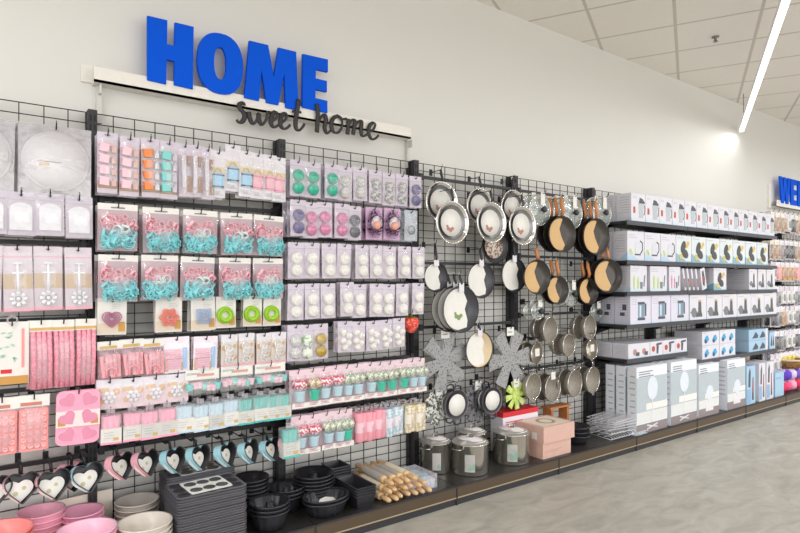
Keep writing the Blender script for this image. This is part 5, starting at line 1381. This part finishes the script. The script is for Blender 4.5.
def d_vac(t, a, b, h):
    y = -b
    MB().prism([(-a * .6, h * .45), (-a * .2, h * .45), (-a * .1, h * .85), (-a * .3, h * .95), (-a * .55, h * .8)], y - .002, y - .0006).prism([(a * .2, h * .1), (a * .6, h * .1), (a * .5, h * .7), (a * .35, h * .7)], y - .002, y - .0006).build('appliance_print', M('print_charcoal'), t)
    MB().prism([(a * .28, h * .3), (a * .55, h * .3), (a * .5, h * .58), (a * .35, h * .58)], y - .003, y - .0006).build('red_print', M('red_print'), t)
    MB().box(-a * .9, -a * .1, y - .002, y - .0006, h * .05, h * .4).build('blue_panel', BLUEW, t)
BP = {}
CW = M('carton_white', 'dddce5', .4); CBL = M('carton_pale_blue', 'e8ecf4', .4); CSKY = M('carton_blue', 'a9c9e2', .4)
def carton(kind, design, mat, px0, px1, yf, depth, z, h, label, group, wfix=None, deep=0, dgap=.006, name='product_box', backlab=None, cat='box'):
    X0 = ax(px0, yf); X1 = ax(px1, yf); W = round(wfix or (X1 - X0) * .97, 3)
    key = (kind, W, round(h, 2), depth)
    if key not in BP:
        def mk(r):
            MB().box(-W / 2, W / 2, -depth / 2, depth / 2, 0, h).build('carton', mat, r)
            MB().box(-W / 2 + .004, W / 2 - .004, -.001, .001, h, h + .0006).build('top_seam', GREYP, r)
            design(r, W / 2, depth / 2, h)
        BP[key] = Proto(name, mk)
    cx = (X0 + X1) / 2
    BP[key].place((cx, yf + depth / 2, z), label, cat, group, (0, 0, (R() - .5) * .01))
    for d in range(deep):
        BP[key].place((cx - (R()) * .004, yf + depth / 2 + (depth + dgap) * (d + 1), z), ('box ' + backlab) if backlab else label + (', box right behind the front one' if d == 0 else ', %s box back' % ORD[d + 1]), cat, group)
def boxrow(kind, design, mat, edges, depth, z, h, what, rowname, wfix=None, deep=0, yf=BXF):
    for i, (a, b) in enumerate(edges):
        lab = '%s, %s from the left on the %s' % (what, ORD[i], rowname) if len(edges) > 1 else '%s on the %s' % (what, rowname)
        carton(kind, design, mat, a, b, yf, depth, z, h, lab, what + ' on the ' + rowname, wfix, deep if i == 0 else 0, backlab='behind the %s %s on the %s' % (ORD[i], what, rowname))
def eq(x0, x1, n, yf=BXF):
    """n equal real widths between two surveyed edges"""
    a = ax(x0, yf); b = ax(x1, yf); out = []
    def px(X):
        v = Vector((X, yf + D)); d_ = C * v.x + S * v.y; return 400 + F * (S * v.x - C * v.y) / d_
    for k in range(n): out.append((px(a + (b - a) * k / n), px(a + (b - a) * (k + 1) / n)))
    return out
boxrow('blender', d_blender, CW, eq(631, 774.5, 13), .145, Z1, lv(631, 192.4) - Z1, 'white box with blender picture and red panel', 'topmost shelf', deep=1)
h2 = lv(627, 230.5) - Z2
boxrow('kettle', d_kettle, CW, eq(627, 676, 3), .145, Z2, h2, 'white box with kettle and lime picture', 'second shelf', deep=1)
boxrow('grill', d_grill, M('carton_grill', 'dbe2e6', .4), eq(676, 768, 7), .15, Z2, h2, 'pale box with dark waffle iron picture', 'second shelf', deep=1)
h3 = lv(630, 265.5) - Z3
boxrow('stick', d_stick('lime'), CW, [(630, 647), (650, 667)], .2, Z3, h3, 'white box with green hand blender picture', 'third shelf')
boxrow('stickpink', d_stick('pink'), CW, [(669, 680.5)], .2, Z3, h3, 'white box with pink hand blender picture', 'third shelf')
# leaning flat boxes
fw = .03
for k in range(4):
    x = ax(685 + k * 4.2, BXF)
    t = thing('flat_box', 'thin appliance box leaning left on the third shelf, %s of the four' % ORD[k], 'box', (x, BXF, Z3 + .004), (0, -.24, 0), 'thin boxes leaning on the third shelf')
    MB().box(0, .028, 0, .22, 0, h3 * .93).build('carton', CW, t)
    a_ = MB().box(.004, .024, -.001, 0, .03, h3 * .5).build('dark_picture', M('print_charcoal'), t); MB().box(.008, .02, -.0015, -.001, .05, .10).build('red_picture', M('red_print'), t)
t = thing('flat_box', 'wider thin box with red and dark picture leaning on the third shelf', 'box', (ax(702.5, BXF), BXF, Z3 + .004), (0, -.24, 0))
MB().box(0, .09, 0, .2, 0, h3 * .93).build('carton', CW, t); MB().prism([(.02, .05), (.05, .03), (.075, .1), (.06, .19), (.03, .18)], -.001, 0).build('dark_picture', M('print_charcoal'), t); MB().box(.03, .06, -.002, -.001, .08, .13).build('red_picture', M('red_print'), t)
boxrow('grill3', d_grill, CW, [(713.5, 726.5)], .3, Z3, h3, 'white box with upright waffle iron picture', 'third shelf')
boxrow('stick3', d_mixer, CW, [(749, 757), (758, 766), (766.5, 775)], .28, Z3, h3, 'white box with small appliance picture', 'third shelf right end')
h4 = lv(630, 296) - Z4
boxrow('glass', d_glass, M('carton_lilac', 'dbd9e8', .4), eq(630, 689, 3), .15, Z4, h4, 'white box with glass kettle picture', 'fourth shelf', deep=1)
boxrow('grinder', d_mixer, CW, eq(689.5, 776.5, 6), .15, Z4, h4 * .98, 'white box with grey grinder picture', 'fourth shelf', deep=1)
h5 = lv(628, 344.5) - Z5
boxrow('round', d_round, CW, [(628, 650)], .15, Z5, h5, 'low white box with two food circles', 'lowest shelf', deep=1)
boxrow('hand', d_handblender, CW, eq(650, 687, 3), .15, Z5, h5, 'low white box with hand mixer picture', 'lowest shelf', deep=1)
hb = (lv(702, 332) - Z5b) / 2 - .003
for l_ in (0, 1):
    for i, e_ in enumerate(eq(702, 735.5, 2)):
        carton('iron_blue', d_blue, CW, e_[0], e_[1], BXF, .28, Z5b + l_ * (hb + .003), hb, 'white box with cyan iron pictures, %s layer, %s' % (['lower', 'upper'][l_], ['beside the gap', 'next to the rack post'][i]), 'boxes with cyan iron pictures')
hc = (lv(748.5, 330) - Z5b) / 2 - .003
for l_ in (0, 1):
    carton('iron_sky', d_iron, CSKY, 748.5, 768, BXF, .3, Z5b + l_ * (hc + .003), hc, 'sky blue box with dark iron pictures, %s of the two stacked' % ['lower', 'upper'][l_], 'sky blue iron boxes')
carton('sky_small', d_iron, CSKY, 769.5, 775, BXF, .2, Z5b, hc * 1.6, 'narrow blue box at the right end of the lowest shelf', None)
# tall boxes on the base shelf
BY = -.45; hf = az(636, 368, BY) - TOP
z_ = TOP
carton('tallfan', d_fan(1), CBL, 636, 667.5, BY, .085, z_, hf, 'tall blue white box with stand fan picture, first column', 'tall stand fan boxes', deep=2, dgap=.02)
carton('tallfan', d_fan(1), CBL, 670.5, 697, BY, .085, z_, hf, 'tall blue white box with stand fan picture, second column', 'tall stand fan boxes', deep=2, dgap=.02)
hg = az(697, 366, BY) - TOP
carton('deskfan', d_fan(0), CBL, 698.5, 719, BY, .15, z_, hg, 'pale blue box with table fan picture, first of two', 'table fan boxes', deep=1)
carton('deskfan', d_fan(0), CBL, 727, 745.5, BY, .15, z_, hg, 'pale blue box with table fan picture, second of two', 'table fan boxes', deep=1)
hh_ = az(747, 366, BY) - TOP
carton('vac', d_vac, CSKY, 746.5, 755.5, BY, .2, z_, hh_ * .98, 'blue box with white appliance pictures beside the fan boxes', None)
carton('vac2', d_vac, CW, 759, 765.5, BY, .2, z_, hh_, 'white box with red and black picture, first of two', None)
carton('vac2', d_vac, CW, 766.5, 773.5, BY, .2, z_, hh_, 'white box with red and black picture, second of two', None)
carton('bluebox', lambda t, a, b, h: bars(t, -a * .8, a * .6, h * .8, 1, .02, .02, BLUEW, -b - .001), CSKY, 775, 784, BY, .2, z_, az(776, 373, BY) - TOP, 'plain light blue box last on the base shelf before the wool', None)
# cream packets hanging under the lowest shelf
def p_cream(r):
    MB().rbox(-.045, .045, -.02, .0, -.16, 0, .008).build('folded_cloth', M('cream_cloth', 'd9cdb2', .8), r); MB().box(-.04, .04, -.022, -.02, -.02, .02).build('header_card', CREAM, r)
CP = Proto('cloth_pack', p_cream)
for k in range(7):
    CP.place((7.46 + .10 * k - .9, -.17, Z5b - .065), 'cream folded cloth, %s of the row under the sky blue boxes' % ORD[k], 'cloth', 'cream cloths under the sky blue boxes')
    hook(7.46 + .10 * k - .9, Z5b - .05, -.2, 'black wire hook of the %s cream cloth' % ORD[k])

# ================================================================== HOOKED GOODS PAST THE SHELVES
def p_far(m1, m2, w, h, m3=None):
    def f(r):
        card(r, w, h, WHITE)
        MB().rbox(-w * .36, w * .36, -.03, 0, -h * .92, -h * .28, .01).build('contents', m1, r)
        MB().box(-w * .5, w * .5, -.002, 0, -h * .26, -h * .04).build('header_print', m2, r)
        if m3: MB().box(-w * .2, w * .25, -.033, -.03, -h * .8, -h * .45).build('dark_detail', m3, r)
        sleeve(r, w, h, .04)
    return f
TAN = M('tan_goods', 'b9a085', .5); FK = {
 'tan': Proto('utensil_pack', p_far(TAN, CREAM, .12, .25, BROWN)), 'grey': Proto('utensil_pack', p_far(M('mid_goods', '8d8d92', .4), WHITE, .12, .25, DARK)), 'white': Proto('utensil_pack', p_far(M('white_goods', 'dedcd8', .5), LILAC, .12, .22, MIDG)),
 'coral': Proto('utensil_pack', p_far(CORAL, WHITE, .12, .22)), 'wood': Proto('utensil_pack', p_far(M('wood_goods', 'c99a67', .5), WHITE, .12, .24, BROWN)), 'black': Proto('utensil_pack', p_far(DARK, WHITE, .12, .24, BLACK)), 'yellow': Proto('utensil_pack', p_far(M('yellow_goods', 'f0dc3a', .5), WHITE, .14, .2)), }
rows_ = [(213, ['tan', 'tan', 'tan', 'white', 'black'], .25), (240, ['tan', 'tan', 'grey', 'black', 'black'], .25), (262, ['white', 'coral', 'wood', 'wood', 'wood'], .24), (286, ['white', 'grey', 'white', 'white', 'white'], .22), (306, ['black', 'grey', 'wood', 'white', 'white'], .22), (330, ['black', 'black', 'grey', 'white', 'white'], .22), (352, ['white', 'white', 'yellow', 'yellow', 'yellow'], .2)]
xf = ax(781, -.28)
for j, (py, ks, h) in enumerate(rows_):
    z = az(784, py, -.28)
    crossbar(BX[9] + .02, BX[9] + .98, z, 'black crossbar of the %s row past the box shelves' % ORD[j]); crossbar(BX[10] + .02, BX[10] + .98, z, 'black crossbar of the %s row in the farthest bay' % ORD[j])
    for i, kd in enumerate(ks + ks[1:3]):
        x = 7.56 + i * .14 + (.0 if j % 2 else .02)
        FK[kd].place((x, -.28, z), '%s coloured kitchen utensil pack, %s from the shelf end in the %s hanging row' % (kd, ORD[i], ORD[j]), 'pack', 'kitchen utensil packs past the box shelves', (0, 0, (R() - .5) * .1))
        hook(x, z, -.29, 'black wire hook of pack %s in the %s row past the shelves' % (ORD[i], ORD[j]))
        FK[kd].place((x, -.20, z), '%s utensil pack, back one of hook %s in the %s hanging row' % (kd, ORD[i], ORD[j]), 'pack', 'kitchen utensil packs past the box shelves')
    for i in range(4):
        kd = ks[(i + 2) % 5]; x = 8.58 + i * .2
        FK[kd].place((x, -.24, z), '%s pack, %s along in the %s row of the farthest bay' % (kd, ORD[i], ORD[j]), 'pack', 'packs of the farthest bay')
        hook(x, z, -.25, 'black wire hook of the %s pack in the %s row of the farthest bay' % (ORD[i], ORD[j]))
# basket and wool on the base shelf
t = thing('wicker_basket', 'shallow brown wicker basket with light rim above the balls of wool', 'basket', (7.95, -.26, TOP + .26))
MB().lathe([(.0, 0), (.17, 0), (.21, .05), (.225, .1), (.21, .1), (.16, .012), (0, .012)], 30, 0, 'z', wob=.01, nw=15).build('woven_body', speckle('wicker', 'a5773f', '6e4c26', 60, .5), t)
MB().ring(0, 0, .001, .0001, 0)
mb = MB(); mb.tube([(.22 * math.cos(a), .22 * math.sin(a), .1) for a in [2 * PI * i / 30 for i in range(30)]], .012, 6, 0, True).build('pale_rim', M('rim_pale', 'd6c3a2', .6), t)
def p_wool(m, band):
    def f(r):
        mb = MB()
        mb.lathe([(0, -.09), (.035, -.085), (.06, -.05), (.065, 0), (.06, .05), (.035, .085), (0, .09)], 20, 0, 'x', wob=.04, nw=10); mb.build('wool_skein', m, r)
        MB().shell([(.0655, -.025), (.0662, .025)], seg=20, axis='x').build('paper_band', band, r)
    return f
def wool(hexc, nm, pos, lab):
    Proto('wool_ball', p_wool(M('wool_' + nm, hexc, .9, var=.25, scale=80), LILAC if nm != 'white' else WHITE)).place(pos, lab, 'wool', 'balls of wool on the base shelf', (0, 0, PI / 2 + .3))
xw = BX[9]
for i, (hexc, nm, x, y, z, lab) in enumerate((('e0335e', 'red', .12, -.34, .066, 'bright red ball of wool, first in the lower layer'), ('e75b86', 'rose', .26, -.34, .066, 'rose pink ball of wool in the lower layer'), ('f3a7c0', 'blush', .40, -.34, .066, 'blush pink ball of wool in the lower layer'),
      ('5b3bb0', 'violet', .12, -.34, .195, 'violet ball of wool, first in the upper layer'), ('6a49c4', 'purple', .26, -.34, .195, 'purple ball of wool in the upper layer'), ('d9cdea', 'lilac', .40, -.34, .195, 'pale lilac ball of wool in the upper layer'), ('d8325c', 'crimson', .54, -.34, .066, 'crimson ball of wool in the lower layer'), ('7e5fd0', 'mauve', .54, -.34, .195, 'mauve ball of wool in the upper layer'))):
    wool(hexc, nm, (xw + x, y, SH + z), lab)
t = thing('storage_crate', 'low brown crate behind the balls of wool carrying the basket', 'crate', (7.95, -.15, TOP))
MB().box(-.35, .35, -.11, .1, 0, .25).build('crate_body', speckle('crate_wicker', 'a07a4c', '6e5030', 50, .5), t); MB().box(-.36, .36, -.12, .11, .25, .26).build('crate_rim', WOODD, t)

# ================================================================== LIGHT AND CAMERA
w = bpy.data.worlds.new('shop_surroundings'); bpy.context.scene.world = w; w.use_nodes = True
nt = w.node_tree; bg = nt.nodes['Background']; bg.inputs['Strength'].default_value = 1.55
tc = nt.nodes.new('ShaderNodeTexCoord'); sx = nt.nodes.new('ShaderNodeSeparateXYZ'); nt.links.new(tc.outputs['Generated'], sx.inputs[0])
cr = nt.nodes.new('ShaderNodeValToRGB'); e = cr.color_ramp.elements
e[0].position = 0; e[0].color = lin('a39e98'); e[1].position = .14; e[1].color = lin('fcfbfb')
nt.links.new(sx.outputs['Z'], cr.inputs[0]); nt.links.new(cr.outputs[0], bg.inputs['Color'])
sc = bpy.context.scene
# added fill light far behind the camera, brightens the lower wall and goods
dl = bpy.data.lights.new('added_front_fill', 'AREA'); dl.shape = 'RECTANGLE'; dl.size = 14; dl.size_y = 3; dl.energy = 270; dl.color = (1, .995, .985)
do = bpy.data.objects.new('added_front_fill', dl); COL.objects.link(do); do.location = (3, -10, 1.7); do.rotation_euler = (PI / 2, 0, 0)
cam = bpy.data.cameras.new('camera'); co = bpy.data.objects.new('camera', cam); COL.objects.link(co)
co.location = (0, -D, H); co.rotation_euler = (PI / 2, 0, math.atan2(S, C) - PI / 2)
cam.sensor_width = 36; cam.lens = 36 * F / 800; cam.shift_y = (HY - 266.5) / 800; cam.clip_start = .05
sc.camera = co
sc.view_settings.view_transform = 'Standard'; sc.view_settings.look = 'None'; sc.view_settings.exposure = 0.05; sc.view_settings.gamma = 1
sc.cycles.transparent_max_bounces = 24; sc.cycles.max_bounces = 8
